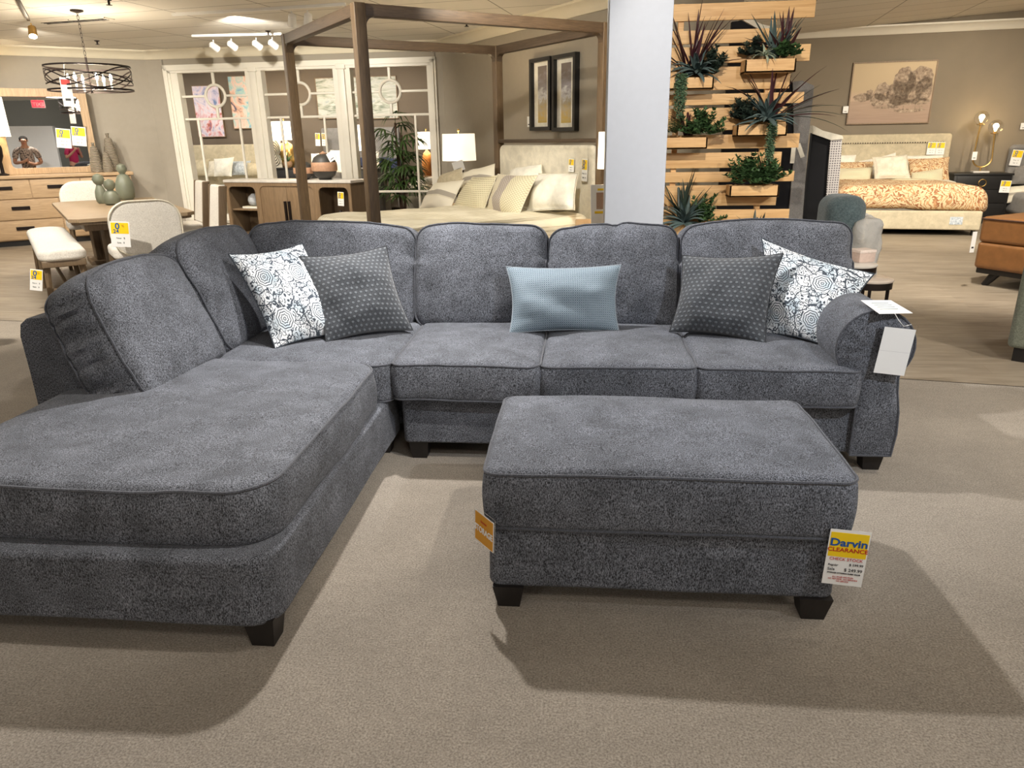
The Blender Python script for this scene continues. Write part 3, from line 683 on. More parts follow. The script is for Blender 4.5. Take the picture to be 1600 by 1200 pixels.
for (x, w, y0, lb) in ((153, 18, 223, 'ribbed grey ceramic bottle vase nearest the mirror frame'), (178, 21, 208, 'tallest ribbed grey ceramic bottle vase on the dresser'), (170, 15, 236, 'smallest ribbed grey ceramic bottle vase, in front of the tall one')):
    pl = DF.off(-.12 if w < 16 else (-.2 if w < 20 else -.3)); b_ = pl.hit(x, 268); t_ = pl.hit(x-4, y0); b_.z = 1.06; H_ = t_.z-1.06; r_ = w/ppm(b_)*.5
    rt = empty('bottle_vase', b_, 0, lb, 'vase', 'ribbed ceramic vases on the dresser')
    MB().lathe([(r_*.95, 0), (r_*1.05, .02), (r_*.98, H_*.3), (r_*.72, H_*.62), (r_*.5, H_*.84), (r_*.42, H_*.87), (r_*.2, H_*.88), (r_*.2, H_*.95), (r_*.27, H_), (r_*.14, H_)], 24).build('body', MT['ribbed'], rt)
def lamp(p, r, sh0, sh1, label, base='brass', col=(255, 240, 214), st=1.3, power=5, zb=0, name='table_lamp', hidden=0, kind=0, finial=True):
    """p = point on the surface it stands on; sh0..sh1 heights of the shade above it"""
    rt = empty(name, p, 0, label, 'lamp')
    if kind == 0: prof = [(r*.42, 0), (r*.42, .02), (r*.14, .04), (r*.12, sh0*.35), (r*.3, sh0*.5), (r*.34, sh0*.7), (r*.12, sh0*.92), (r*.05, sh0+.03)]
    elif kind == 1: prof = [(r*.4, 0), (r*.4, .03), (r*.25, .03), (r*.25, sh0-.02), (r*.1, sh0), (r*.06, sh0+.05)]
    else: prof = [(r*.35, 0), (r*.5, sh0*.2), (r*.55, sh0*.5), (r*.35, sh0*.85), (r*.1, sh0*.95), (r*.06, sh0+.03)]
    MB().lathe(prof, 20).build('base', MT[base] if isinstance(base, str) else base, rt)
    mb = MB(); n = 32; v = []; f = []
    for i, (rr, z) in enumerate(((r, sh0), (r*.95, sh1), (r*.94, sh1), (r*.99, sh0))):
        for k in range(n): a = 2*math.pi*k/n; v.append((rr*math.cos(a), rr*math.sin(a), z))
    for i in range(4):
        for k in range(n): f.append((i*n+k, i*n+(k+1) % n, ((i+1) % 4)*n+(k+1) % n, ((i+1) % 4)*n+k))
    mb.add(v, f).build('lamp_shade', emis('glowing_lamp_shade', col, st, (240, 236, 226)), rt)
    MB().tube([(0, 0, sh0), (0, 0, sh1+.03)], .006, 6).build('stem', MT['brass'], rt)
    if finial: MB().lathe([(.004, sh1+.02), (.014, sh1+.035), (.01, sh1+.055), (.002, sh1+.06)], 10).build('finial', MT['brass'], rt)
    d = bpy.data.lights.new('bulb_light', 'POINT'); d.energy = power; d.color = (1, .78, .5); d.shadow_soft_size = .04
    o = bpy.data.objects.new('bulb_light', d); COL.objects.link(o); o.location = Vector(p)+Vector((0, 0, (sh0+sh1)/2)); return rt
q = DF.off(-.15); s_, _ = q.sz(-14, 180); pb = q.pt(s_-.02, 1.06)
r_ = (q.hit(9, 180)-q.hit(-14, 180)).length; zt, zb_ = q.hit(5, 149).z, q.hit(9, 213).z
lamp(pb, r_, zb_-1.06, zt-1.06, 'cream shaded lamp on the left end of the dresser', 'blackmetal', power=8)
# ---- dining table
TP = atz(107, 344, .76); TF = atz(77, 313, .76); e2 = Vector((TF-TP)[:2]).normalized(); e1 = Vector((e2.y, -e2.x)); TLn = (TF-TP).length*.86
TR_ = atz(312, 333, .76); TW = Vector((TR_-TP)[:2]).dot(e1)
rz_t = math.atan2(e1.y, e1.x)
rt = empty('dining_table', (TP.x+e1.x*TW/2+e2.x*TLn/2, TP.y+e1.y*TW/2+e2.y*TLn/2, 0), rz_t, 'rectangular weathered wood dining table with clipped corners beneath the cage pendant', 'table')
def clip(w, h, c): return [(-w+c, -h), (w-c, -h), (w, -h+c), (w, h-c), (w-c, h), (-w+c, h), (-w, h-c), (-w, -h+c)]
def slabz(pts, z0, z1):
    n = len(pts); mb = MB(); mb.add([(x, y, z0) for x, y in pts]+[(x, y, z1) for x, y in pts], [tuple(range(n-1, -1, -1)), tuple(range(n, 2*n))]+[(i, (i+1) % n, (i+1) % n+n, i+n) for i in range(n)]); return mb
slabz(clip(TW/2, TLn/2, .09), .725, .76).build('tabletop', MT['tablewood'], rt, smooth=False)
slabz(clip(TW/2-.03, TLn/2-.03, .08), .695, .725).build('edge_moulding', MT['darkoak'], rt, smooth=False)
B(rt, 'apron', MT['darkoak'], (-TW/2+.14, TW/2-.14, -TLn/2+.14, TLn/2-.14, .62, .695))
for s in (-1, 1): B(rt, 'pedestal', MT['darkoak'], (-.28, .28, s*TLn*.27-.22, s*TLn*.27+.22, .06, .62), (-.36, .36, s*TLn*.27-.28, s*TLn*.27+.28, 0, .06), (-.2, -.1, s*TLn*.27-.25, s*TLn*.27+.25, .06, .62), (.1, .2, s*TLn*.27-.25, s*TLn*.27+.25, .06, .62), b=.01)
# green glass double gourds
MT['gourd'] = plain('smoky_green_glass', (138, 144, 126), .4, 0, 10, .15)
MT['gourd'].node_tree.nodes['Principled BSDF'].inputs['Transmission Weight'].default_value = .35
for (x0, x1, y0, ym, y1, lb) in ((151, 168, 274, 290, 318, 'small smoky green glass gourd on the dining table, left of the cluster'), (163, 188, 282, 298, 320, 'squat smoky green glass gourd in the middle of the cluster on the table'), (184, 211, 259, 273, 312, 'tall smoky green glass gourd on the dining table')):
    b_ = atz((x0+x1)/2+1, y1, .76); pm = ppm(b_); r_ = (x1-x0)/2/pm*1.0; H_ = (y1-y0)/pm*1.02; h1 = (y1-ym)/pm; r2 = (ym-y0)/pm*.55
    rt = empty('glass_gourd', b_, 0, lb, 'ornament', 'green glass gourds on the dining table')
    MB().lathe([(r_*.6, 0), (r_*.9, h1*.1), (r_, h1*.35), (r_*.93, h1*.65), (r_*.6, h1*.92), (r2*.45, h1), (r2*.8, h1+(H_-h1)*.2), (r2, h1+(H_-h1)*.5), (r2*.75, h1+(H_-h1)*.85), (r2*.1, H_)], 28).build('body', MT['gourd'], rt)
# ---- dining chairs and bench
def dchair(c, rz, w, ztop, label, group, legmat='darkoak', d=.5):
    rt = empty('dining_chair', c, rz, label, 'chair', group)   # local -y = the side the back is on
    def fnb(p):
        t = (p.y/ (ztop-.44)*2+1)/2; return Vector((p.x, -d/2-.02-p.z*1-.06*max(0, t), .44+(ztop-.44)*t))
    v, f = rbox(w/2, (ztop-.44)/2, .045, min(w*.33, .2), .03, 8, 3, fnb); MB().add(v, f).build('backrest', MT['boucle'], rt, angle=70)
    v, f = rbox(w/2, d/2, .06, .07, .04, 6, 3, lambda p: Vector((p.x, p.y, p.z+.46))); MB().add(v, f).build('seat', MT['boucle'], rt, angle=70)
    MB().tube([(x, -d/2-.07-.06*max(0, y/(ztop-.44)+.5)+0, .44+(ztop-.44)*(y/(ztop-.44)+.5)) for x, y in rrect(w/2-.004, (ztop-.44)/2-.004, min(w*.33, .2), 6, 6)], .008, 6, True).build('piping', MT['cream'], rt)
    for sx in (-1, 1):
        for sy in (-1, 1):
            MB().tube([(sx*(w/2-.05), sy*(d/2-.05), .42), (sx*(w/2-.03), sy*(d/2-.02), 0)], [.024, .016], 8).build('leg', MT[legmat], rt)
    return rt
mid = atz(228, 405, .62); c = aty(227, 340, 6.9)
dchair((c.x+e2.x*.35, c.y+e2.y*.35, 0), rz_t, .66, aty(227, 313, 6.85).z, 'cream boucle host chair with rounded back, nearest end of the dining table', 'cream dining chairs')
zt_ = 1.0
c = aty(133, 300, 9.8); dchair((c.x-e2.x*.2, c.y-e2.y*.2, 0), rz_t+math.pi, .62, aty(133, 283, 9.9).z, 'cream boucle host chair at the dresser end of the dining table', 'cream dining chairs')
MT_side = MT['darkoak']
def sidechair(px, ptop, Y, label):
    c = aty(px, ptop, Y); rt = empty('dining_chair', (c.x, c.y, 0), rz_t+math.pi/2, label, 'chair', 'upright side chairs'); zt = c.z
    v, f = rbox(.23, (zt-.5)/2, .035, .03, .02, 6, 3, lambda p: Vector((p.x, -.23-p.z-.08*(p.y/(zt-.5)+.5), .5+(zt-.5)*(p.y/(zt-.5)+.5)))); MB().add(v, f).build('backrest', MT['boucle'], rt, angle=60)
    for s in (-1, 1): MB().add(*rbox(.02, (zt-.42)/2, .05, .015, .01, 2, 2, lambda p: Vector((s*.25+p.x, -.23-p.z*.9-.08*(p.y/(zt-.42)+.5), .42+(zt-.42)*(p.y/(zt-.42)+.5))))).build('side_post', MT['darkoak'], rt)
    v, f = rbox(.25, .24, .05, .05, .03, 6, 3, lambda p: Vector((p.x, p.y, p.z+.45))); MB().add(v, f).build('seat', MT['boucle'], rt, angle=60)
    for sx in (-1, 1):
        for sy in (-1, 1): MB().tube([(sx*.2, sy*.2, .42), (sx*.22, sy*.22, 0)], [.022, .015], 6).build('leg', MT['darkoak'], rt)
sidechair(296, 291, 8.3, 'cream side chair with brown posts, nearer of the two facing the table')
sidechair(275, 284, 9.2, 'cream side chair with brown posts, farther of the two facing the table')
n_ = atz(98, 398, .5); fpt = atz(70, 358, .5); ax = Vector((fpt-n_)[:2]).normalized(); bl = (fpt-n_).length*.92; bw = (atz(137, 395, .5)-atz(60, 403, .5)).length
cb = n_+Vector((ax.x, ax.y, 0))*bl/2
rt = empty('dining_bench', (cb.x, cb.y, 0), math.atan2(ax.y, ax.x)-math.pi/2, 'backless cream cushioned bench on brown wood legs beside the dining table', 'bench')
v, f = rbox(bw/2, bl/2, .045, .12, .035, 10, 3, lambda p: Vector((p.x, p.y, p.z+.485+.02*(1-(2*p.x/bw)**2)*(p.z > 0)))); MB().add(v, f).build('seat_cushion', MT['boucle'], rt, angle=70)
B(rt, 'seat_frame', MT['darkoak'], (-bw/2+.02, bw/2-.02, -bl/2+.03, bl/2-.03, .38, .445), b=.01)
for sx in (-1, 1):
    for sy in (-1, 0, 1): MB().tube([(sx*(bw/2-.06), sy*(bl/2-.1), .4), (sx*(bw/2-.03), sy*(bl/2-.06), 0)], [.03, .02], 4).build('leg', MT['darkoak'], rt, angle=20)
B(rt, 'stretcher', MT['darkoak'], (-.015, .015, -bl/2+.1, bl/2-.1, .14, .17), (-bw/2+.05, bw/2-.05, -bl/2+.1, -bl/2+.13, .14, .17), (-bw/2+.05, bw/2-.05, bl/2-.13, bl/2-.1, .14, .17))
rzc = math.radians(28)
for (x, y, Y, w, h, ti, lb) in ((186, 346, 6.62, .165, .24, 5, 'promotional price card on the back of the nearest boucle chair'),
                          (295, 362, 7.3, .13, .2, 3, 'promotional price card hanging beneath the right corner of the dining table'),
                          (57, 421, 6.3, .10, .2, 12, 'promotional price card on a leg of the backless bench')):
    price_tag(aty(x, y, Y), w, h, rzc, math.radians(ti), lb)
# ---- pendant
ch = aty(140, 123, 8.6); R_ = 61/ppm(ch)*.98; hh = 34/ppm(ch)
rt = empty('cage_pendant', ch, 0, 'round dark metal cage pendant with candle bulbs hanging over the dining table', 'chandelier')
def hoop(z0, amp, ph, k=2, w=.011): return [(R_*math.cos(t*math.pi/32), R_*math.sin(t*math.pi/32), z0+amp*math.sin(k*t*math.pi/32+ph)) for t in range(64)]
def band(pts, w): 
    v = []; f = []; n = len(pts)
    for x, y, z in pts: v += [(x, y, z-w), (x*1.012, y*1.012, z-w), (x*1.012, y*1.012, z+w), (x, y, z+w)]
    for i in range(n):
        a, b_ = i*4, ((i+1) % n)*4
        for k in range(4): f.append((a+k, a+(k+1) % 4, b_+(k+1) % 4, b_+k))
    return v, f
for z in (hh/2, -hh/2): MB().add(*band(hoop(z, 0, 0), .009)).build('rim_hoop', MT['blackmetal'], rt)
for i in range(4): MB().add(*band(hoop((i%2-.5)*hh*.1, hh*(.40 if i<2 else .2), i*math.pi/2, 2), .007)).build('woven_hoop', MT['blackmetal'], rt)
cz = zc(ch.x, ch.y)-ch.z
mb = MB().tube([(0, 0, -hh/2-.03), (0, 0, hh/2+.1)], .012, 8)
for k in range(3): a = k*math.pi/3+.2; mb.tube([(R_*math.cos(a), R_*math.sin(a), -hh/2), (-R_*math.cos(a), -R_*math.sin(a), -hh/2)], .006, 6)
mb.build('hub', MT['blackmetal'], rt)
mb = MB(); z = hh/2+.1; i = 0
while z < cz-.02:
    ringp = [((.012*math.cos(t*math.pi/5) if i % 2 else 0), (0 if i % 2 else .012*math.cos(t*math.pi/5)), z+.028*math.sin(t*math.pi/5)) for t in range(10)]
    mb.tube(ringp, .003, 4, True); z += .046; i += 1
mb.build('chain', MT['blackmetal'], rt)
MB().lathe([(.07, cz), (.07, cz-.015), (.02, cz-.03)], 16).build('ceiling_plate', MT['blackmetal'], rt)
for k in range(6):
    a = k*math.pi/3+.4; x, y = R_*.5*math.cos(a), R_*.5*math.sin(a)
    c_ = MB().tube([(x, y, -hh/2), (x, y, -hh*.12)], .011, 8).build('candle_holder', MT['white'], rt)
    MB().lathe([(.006, -hh*.12), (.017, -hh*.02), (.014, hh*.1), (.002, hh*.22)], 10, (x, y, 0)).build('bulb', emis('candle_bulb_glow', (255, 236, 200), 45), c_)
d = bpy.data.lights.new('bulb_light', 'POINT'); d.energy = 35; d.color = (1, .85, .65); d.shadow_soft_size = .15; o = bpy.data.objects.new('pendant_light', d); COL.objects.link(o); o.location = ch+Vector((0, 0, .02))
pt = aty(101, 121, 8.15); rt = price_tag(pt, .105, .30, math.radians(30), math.radians(2), 'long white price card with red heading hanging from the cage pendant', 'small', None)
MB().tube([(0, 0, -.01), (.01, .05, .16)], .002, 4).build('string', MT['white'], rt); B(rt, 'header', MT['red'], (-.045, .045, -.002, -.001, -.075, -.02), b=0)
# ---- credenza
c0, c1 = atz(350, 281, .93), atz(547, 282, .93); CP = Pl(c0[:2], (c1-c0)[:2]); CW = (c1-c0).length
rt = empty('credenza', CP.pt(0), CP.rz, 'brown oak credenza with open end niches and two centre doors below the interior window', 'cabinet')
ct = .93; ra, rb_ = .60, CW-.60
mb = MB(); mb.box(0, CW, .02, .45, .06, .1, 0); mb.box(0, CW, .02, .45, ct-.08, ct-.04, 0); mb.box(0, .04, .02, .45, .06, ct-.04, 0); mb.box(CW-.04, CW, .02, .45, .06, ct-.04, 0)
mb.box(ra, ra+.04, .02, .45, .06, ct-.04, 0); mb.box(rb_-.04, rb_, .02, .45, .06, ct-.04, 0); mb.box(0, CW, .43, .45, .06, ct-.04, 0); mb.build('carcass', MT['darkoak'], rt, smooth=False)
B(rt, 'top', MT['marble'], (-.015, CW+.015, -.015, .46, ct-.04, ct), b=.006)
for x0, x1 in ((0, ra+.02), (rb_-.02, CW)):
    frame_mb([(x0, .06)]*0+rr2(x0, x1, .06, ct-.04, .001), rr2(x0+.06, x1-.05, .12, ct-.1, .08), -.005, .02).build('niche_surround', MT['brownoak'], rt, angle=30)
frame_mb(rr2(ra+.02, rb_-.02, .06, ct-.04, .001), rr2(ra+.06, rb_-.06, .12, ct-.09, .08), -.005, .02).build('door_surround', MT['brownoak'], rt, angle=30)
mc_ = (ra+rb_)/2
for s in (-1, 1):
    x0, x1 = (ra+.06, mc_-.003) if s < 0 else (mc_+.003, rb_-.06); o = B(rt, 'door', MT['brownoak'], (x0, x1, .008, .028, .11, ct-.09), b=.003)
    B(o, 'handle', MT['blackmetal'], (mc_+s*.035-.018, mc_+s*.035+.018, -.025, .008, .30, .62), b=.004)
B(rt, 'shelf', MT['brownoak'], (.04, ra, .05, .43, .46, .485)); B(rt, 'base_rail', MT['darkoak'], (.04, CW-.04, .04, .4, 0, .06))
def onC(px, py, off=-.2): q = CP.off(off); p = q.hit(px, py); return p
def vase(px, pb_, r_px, h_px, prof, label, mats, off=-.2, name='lidded_jar', group='banded jars on the credenza'):
    q = CP.off(off); b_ = q.hit(px, pb_); b_.z = ct; pm = ppm(b_); r_ = r_px/pm; H_ = h_px/pm
    rt = empty(name, b_, 0, label, 'vase', group)
    MB().lathe([(r_*a, H_*b__) for a, b__ in prof[0]], 28).build('body', mats[0], rt); MB().lathe([(r_*a, H_*b__) for a, b__ in prof[1]], 28).build('band', mats[1], rt)
    MB().lathe([(r_*a, H_*b__) for a, b__ in prof[2]], 28).build('lid', mats[2], rt); return rt
JP = ([(.5, 0), (.55, .03), (.5, .05), (.8, .14), (.98, .3), (1.0, .45), (.97, .62), (.8, .78), (.5, .88), (.35, .9)], [(.985, .3), (1.03, .32), (1.05, .45), (1.02, .6), (.98, .62)], [(.3, .9), (.33, .93), (.15, .96), (.05, 1.0), (.01, 1.0)])
jm = plain('charcoal_stoneware', (66, 64, 60), .5, .1); jb = plain('terracotta_band', (190, 148, 118), .6, .2, 40, .2)
vase(508, 274, 19, 42, JP, 'large charcoal jar with terracotta band on the credenza', (jm, jb, jb))
vase(475, 274, 15, 29, JP, 'small charcoal jar with terracotta band, partly behind a bed post', (jm, jb, jb))
price_tag(onC(514, 238, 0), .12, .13, CP.rz, math.radians(-28), 'small white card tied to the large jar', 'small', None)
price_tag(onC(532, 300, 0), .105, .2, CP.rz, math.radians(3), 'promotional price card in the right niche of the credenza')
q = CP.pt(.36, .495, -.2); rt = empty('book', (q.x, q.y, .485), CP.rz, 'pale book lying on the shelf in the left niche of the credenza', 'book'); B(rt, 'cover', MT['beige'], (-.16, .16, -.1, .1, 0, .035)); B(rt, 'pages', MT['ivory'], (-.155, .15, -.104, .09, .004, .031))
rt = empty('round_vase', (q.x, q.y, .52), 0, 'round white textured vase standing on the book in the credenza niche', 'vase'); MB().lathe([(.03, 0), (.075, .03), (.095, .09), (.075, .15), (.035, .18), (.03, .19)], 20).build('body', plain('white_textured_ceramic', (196, 200, 204), .5, 1.0, 40, .3), rt)
q = CP.pt(CW-.36, 0, -.22); rt = empty('knot_sculpture', (q.x, q.y, .1), 0, 'dark metal ornament standing in the right niche of the credenza', 'ornament'); MB().lathe([(.06, 0), (.06, .03), (.015, .05), (.015, .12), (.06, .18), (.075, .25), (.05, .33), (.01, .38)], 14).build('body', MT['blackmetal'], rt)
# ================================================================== canopy bed
bc = Vector((-1.245, 6.9)); wv = Vector((.603, -.798)).normalized(); rzb = math.atan2(wv.y, wv.x); HW, HL, ZT = .9, 1.1, 2.40
bed = empty('canopy_bed', (bc.x, bc.y, 0), rzb, 'brown wood four poster canopy bed with cream upholstered headboard behind the sofa', 'bed')
for sx in (-1, 1):
    for sy in (-1, 1):
        B(bed, 'post', MT['canopy'], (sx*HW-.042, sx*HW+.042, sy*HL-.042, sy*HL+.042, 0, ZT), b=.006)
MT['canopyy'] = wood('brown_canopy_wood_side', (70, 55, 41), (106, 86, 65), 1, 1.6)
for sy in (-1, 1): B(bed, 'canopy_rail', MT['canopyx'], (-HW+.042, HW-.042, sy*HL-.035, sy*HL+.035, ZT-.085, ZT-.003), b=.005)
for sx in (-1, 1): B(bed, 'canopy_rail', MT['canopyy'], (sx*HW-.035, sx*HW+.035, -HL+.042, HL-.042, ZT-.085, ZT-.003), b=.005)
def fillet(sx, sy, along):
    R = .07; mb = MB(); pts = [(0, 0)]+[(R-R*math.cos(a), -(R-R*math.sin(a))) for a in [math.pi/2*i/6 for i in range(7)]]
    # quarter fillet under the rail, beside the post
    if along == 'x':
        P_ = [(sx*HW-sx*.042-sx*a, ZT-.085+b_) for a, b_ in [(0, 0), (R, 0)]+[(R-R*math.sin(t), -(R-R*math.cos(t))) for t in [math.pi/2*i/6 for i in range(7)]]]
        mb.prism(P_, sy*HL-.03, sy*HL+.03)
    else:
        P_ = [(sy*HL-sy*.042-sy*a, ZT-.085+b_) for a, b_ in [(0, 0), (R, 0)]+[(R-R*math.sin(t), -(R-R*math.cos(t))) for t in [math.pi/2*i/6 for i in range(7)]]]
        mb.add([(sx*HW-.03, a, b_) for a, b_ in P_]+[(sx*HW+.03, a, b_) for a, b_ in P_], [tuple(range(len(P_))), tuple(range(2*len(P_)-1, len(P_)-1, -1))]+[(i, (i+1) % len(P_), (i+1) % len(P_)+len(P_), i+len(P_)) for i in range(len(P_))])
    mb.build('corner_brace', MT['canopyx'], bed, angle=30)
for sx in (-1, 1):
    for sy in (-1, 1): fillet(sx, sy, 'x'); fillet(sx, sy, 'y')
HP = Pl((bc.x-wv.y*HL*0+(-wv.y)*HL*1, bc.y+wv.x*HL), wv)
hz1 = HP.hit(860, 217).z; hz0 = HP.hit(860, 223).z
B(bed, 'headboard_rail', MT['canopyx'], (-HW+.04, HW-.04, HL-.035, HL+.035, hz0, hz1), b=.006)
v, f = rbox(HW-.06, (hz0-.02-.5)/2, .04, .07, .03, 8, 3, lambda p: Vector((p.x, HL-p.z*1, .5+(hz0-.52)/2+p.y))); MB().add(v, f).build('headboard_panel', MT['cream'], bed, angle=60)
for sx in (-1, 1): B(bed, 'side_rail', MT['canopyy'], (sx*HW-.03, sx*HW+.03, -HL+.04, HL-.04, .25, .42), b=.006)
B(bed, 'foot_rail', MT['canopyx'], (-HW+.04, HW-.04, -HL-.03, -HL+.03, .25, .45), b=.006)
BT = .66
v, f = rbox(HW-.05, HL-.06, .13, .12, .08, 12, 3, lambda p: Vector((p.x, p.y, p.z+.48))); MB().add(v, f).build('mattress', MT['ivory'], bed, angle=60)
bl_ = empty('bed_coverlet', (bc.x, bc.y, .30), rzb, 'cream quilted coverlet spread over the canopy bed', 'bedspread')
def cf(p):
    q = Vector(p); q.z += .45+.02; k = nz3(p, 3.5, .018); s = 1 if p.z < .1 else .5
    q += Vector((k.x*s, k.y*s, k.z)); q.x += .025*math.sin(p.y*13)*(p.z < 0)*(abs(p.x) > HW-.1); q.z -= .0; return q-Vector((0, 0, .15))
v, f = rbox(HW+.01, HL-.06, .19, .16, .09, 22, 3, cf); MB().add(v, f).build('cloth', MT['coverlet'], bl_, angle=80)
PB = 'pillows piled on the canopy bed'
def bp(d, lean, px, mat, label, t=.16, seed=0, flange=0, trim=True, name='bed_pillow', group=PB, pl=None):
    return pillow(name, quad(pl or HP, d, lean, *px), t, mat, label, group, seed, .06, MT['cream'] if trim else None, 18, flange=flange)
bp(.06, .14, ((797, 266), (846, 257), (852, 290), (796, 292)), MT['ivory'], 'white pillow tucked against the headboard at the back of the canopy bed', seed=1)
bp(.12, .14, ((722, 270), (773, 256), (776, 300), (722, 303)), MT['stripe'], 'grey and cream sham at the back left of the canopy bed pile', seed=2)
bp(.14, .14, ((686, 276), (722, 262), (726, 300), (684, 305)), MT['beige'], 'small beige pillow at the far left edge of the canopy bed', seed=3)
bp(.16, .2, ((838, 271), (904, 270), (898, 328), (822, 331)), MT['ivory'], 'cream sham with trimmed flange near the right side of the headboard', seed=4, flange=.1)
bp(.36, .18, ((778, 272), (840, 274), (809, 342), (759, 333)), MT['tuft'], 'cream and mauve tufted square pillow in front on the canopy bed', seed=5)
bp(.34, .2, ((738, 277), (777, 274), (754, 337), (703, 331)), MT['knit'], 'tan crosshatch square pillow on the canopy bed', seed=6)
bp(.34, .22, ((680, 286), (725, 281), (702, 332), (655, 325)), MT['stripe'], 'cream pillow with one grey band, frontmost at left on the canopy bed', seed=7)
HT = HP.off(.06)
for (x, y, lb, h) in ((893, 248, 'promotional price card on the canopy headboard, partly behind a pillow', .12), (914, 248, 'promotional price card on the canopy headboard, nearest the right post', .2)):
    price_tag(HT.hit(x, y), .085, h, rzb, math.radians(2), lb)
# pictures over the bed
for (x0, y0, x1, y1, lb) in ((828, 90, 860, 204, 'black framed mosaic landscape print, left of the pair over the canopy bed'), (863, 84, 899, 205, 'black framed mosaic landscape print, right of the pair over the canopy bed')):
    q = WB.off(.06); a0, a1 = q.sz(x0, 150)[0], q.sz(x1, 150)[0]; z1, z0 = q.hit((x0+x1)/2, y0).z, q.hit((x0+x1)/2, y1).z; q = WB
    rt = empty('framed_picture', q.pt((a0+a1)/2, (z0+z1)/2, .002), q.rz, lb, 'picture', 'tall framed prints over the canopy bed'); w, h = (a1-a0)/2, (z1-z0)/2
    frame_mb([(-w, -h), (w, -h), (w, h), (-w, h)], [(-w+.045, -h+.045), (w-.045, -h+.045), (w-.045, h-.045), (-w+.045, h-.045)], -.07, 0).build('picture_frame', MT['blackwood'], rt, smooth=False)
    B(rt, 'mat_board', MT['ivory'], (-w+.04, w-.04, -.02, -.004, -h+.04, h-.04), b=0); B(rt, 'print', MT['mosaic'], (-w*.42, w*.42, -.024, -.02, -h*.78, h*.78), b=0)
price_tag(WB.off(.02).hit(826, 182), .07, .13, WB.rz, 0, 'tiny white card on the wall beside the black framed print', 'small', None)
# lamps beside the canopy bed
def stand(name, c, rz, w, d, h, mat, label, cat='nightstand'):
    rt = empty(name, c, rz, label, cat); B(rt, 'cabinet_body', mat, (-w/2, w/2, -d/2, d/2, .1, h-.03), b=.006); B(rt, 'top', mat, (-w/2-.015, w/2+.015, -d/2-.015, d/2+.015, h-.03, h), b=.006)
    for s in (0, 1):
        z0 = .13+s*(h-.17)/2; o = B(rt, 'drawer', mat, (-w/2+.03, w/2-.03, -d/2-.012, -d/2+.01, z0, z0+(h-.17)/2-.02), b=.004)
        MB().lathe([(.012, 0), (.018, .01), (.004, .02)], 10).build('knob', MT['brass'], o).location = (0, -d/2-.02, z0+(h-.17)/4)
    for sx in (-1, 1):
        for sy in (-1, 1): B(rt, 'leg', mat, (sx*(w/2-.04)-.02, sx*(w/2-.04)+.02, sy*(d/2-.04)-.02, sy*(d/2-.04)+.02, 0, .12))
    return rt
lp = aty(717, 230, 9.5); sh1 = aty(717, 209, 9.5).z; sh0 = aty(717, 251, 9.5).z; stz = .68
stand('nightstand', (lp.x, lp.y, 0), rzb, .5, .42, stz, MT['brownoak'], 'brown nightstand beyond the canopy bed under the white lamp')
lamp(Vector((lp.x, lp.y, stz)), 26.5/ppm(lp), sh0-stz, sh1-stz, 'white drum shade lamp beyond the canopy bed, near the room corner', 'blackmetal', st=.75, power=26, kind=1)
price_tag(aty(714, 252, 9.2), .14, .12, 0, math.radians(-16), 'white card hanging from the drum shade lamp', 'small', None)
lp2 = aty(957, 235, 6.25); s1, s0 = aty(935, 206, 6.25).z, aty(935, 264, 6.25).z; nz_ = aty(910, 350, 6.05).z
stand('nightstand', (lp2.x-.03, 6.2, 0), 0, .5, .42, nz_, MT['oakz'], 'pale oak nightstand between the canopy bed and the pillar')
lamp(Vector((lp2.x+.01, 6.27, nz_)), 25/ppm(lp2), s0-nz_, s1-nz_, 'white cylinder shade lamp half hidden by the pillar', 'brass', st=1.0, power=8, kind=1, finial=False)
q = aty(938, 345, 6.03); rt = empty('easel_sign', (q.x, 6.03, nz_), .1, 'white framed card with yellow stripe standing on the oak nightstand', 'sign', rot=(math.radians(-10), 0, .15))
hs = (aty(938, 288, 6.03).z-nz_); B(rt, 'panel', MT['white'], (-.075, .075, 0, .012, 0, hs), b=.003); B(rt, 'stripe', MT['yellow'], (-.045, .07, -.002, 0, hs*.27, hs*.33), (-.02, .06, -.002, 0, hs*.85, hs*.9), b=0)
B(rt, 'print', plain('tan_print', (180, 150, 130)), (-.03, .06, -.002, 0, hs*.38, hs*.8), b=0)
# ================================================================== bed on the right wall
HR = WR.off(.14); s1, z1 = HR.sz(1488, 208); s0 = s1-2.0
rb = empty('upholstered_bed', HR.pt((s0+s1)/2), HR.rz, 'beige upholstered bed with nailhead headboard along the far right wall', 'bed'); hw = (s1-s0)/2
v, f = rbox(hw, (z1-.1)/2, .05, .05, .03, 8, 3, lambda p: Vector((p.x, -p.z*.99, .1+(z1-.1)/2+p.y))); MB().add(v, f).build('headboard', MT['beige'], rb, angle=60)
hb = rb.children[-1]
v, f = rbox(hw-.14, (z1-.28)/2, .02, .04, .015, 6, 3, lambda p: Vector((p.x, -.05-p.z, .12+(z1-.28)/2+p.y))); MB().add(v, f).build('inner_panel', MT['beige'], hb, angle=60)
mb = MB(); N_ = 46
for i in range(N_): x = -hw+.13+(2*hw-.26)*i/(N_-1); mb.lathe([(.011, 0), (.009, .006), (.001, .009)], 6, (0, 0, 0)); mb.v[-18:] = [(x+a, -.072-c_, z1-.14+b_) for a, b_, c_ in mb.v[-18:]]
for sx in (-1, 1):
    for i in range(16): z = z1-.17-.035*i; mb.lathe([(.011, 0), (.009, .006), (.001, .009)], 6); mb.v[-18:] = [(sx*(hw-.13)+a, -.072-c_, z+b_) for a, b_, c_ in mb.v[-18:]]
mb.build('nailhead_trim', MT['blackmetal'], hb)
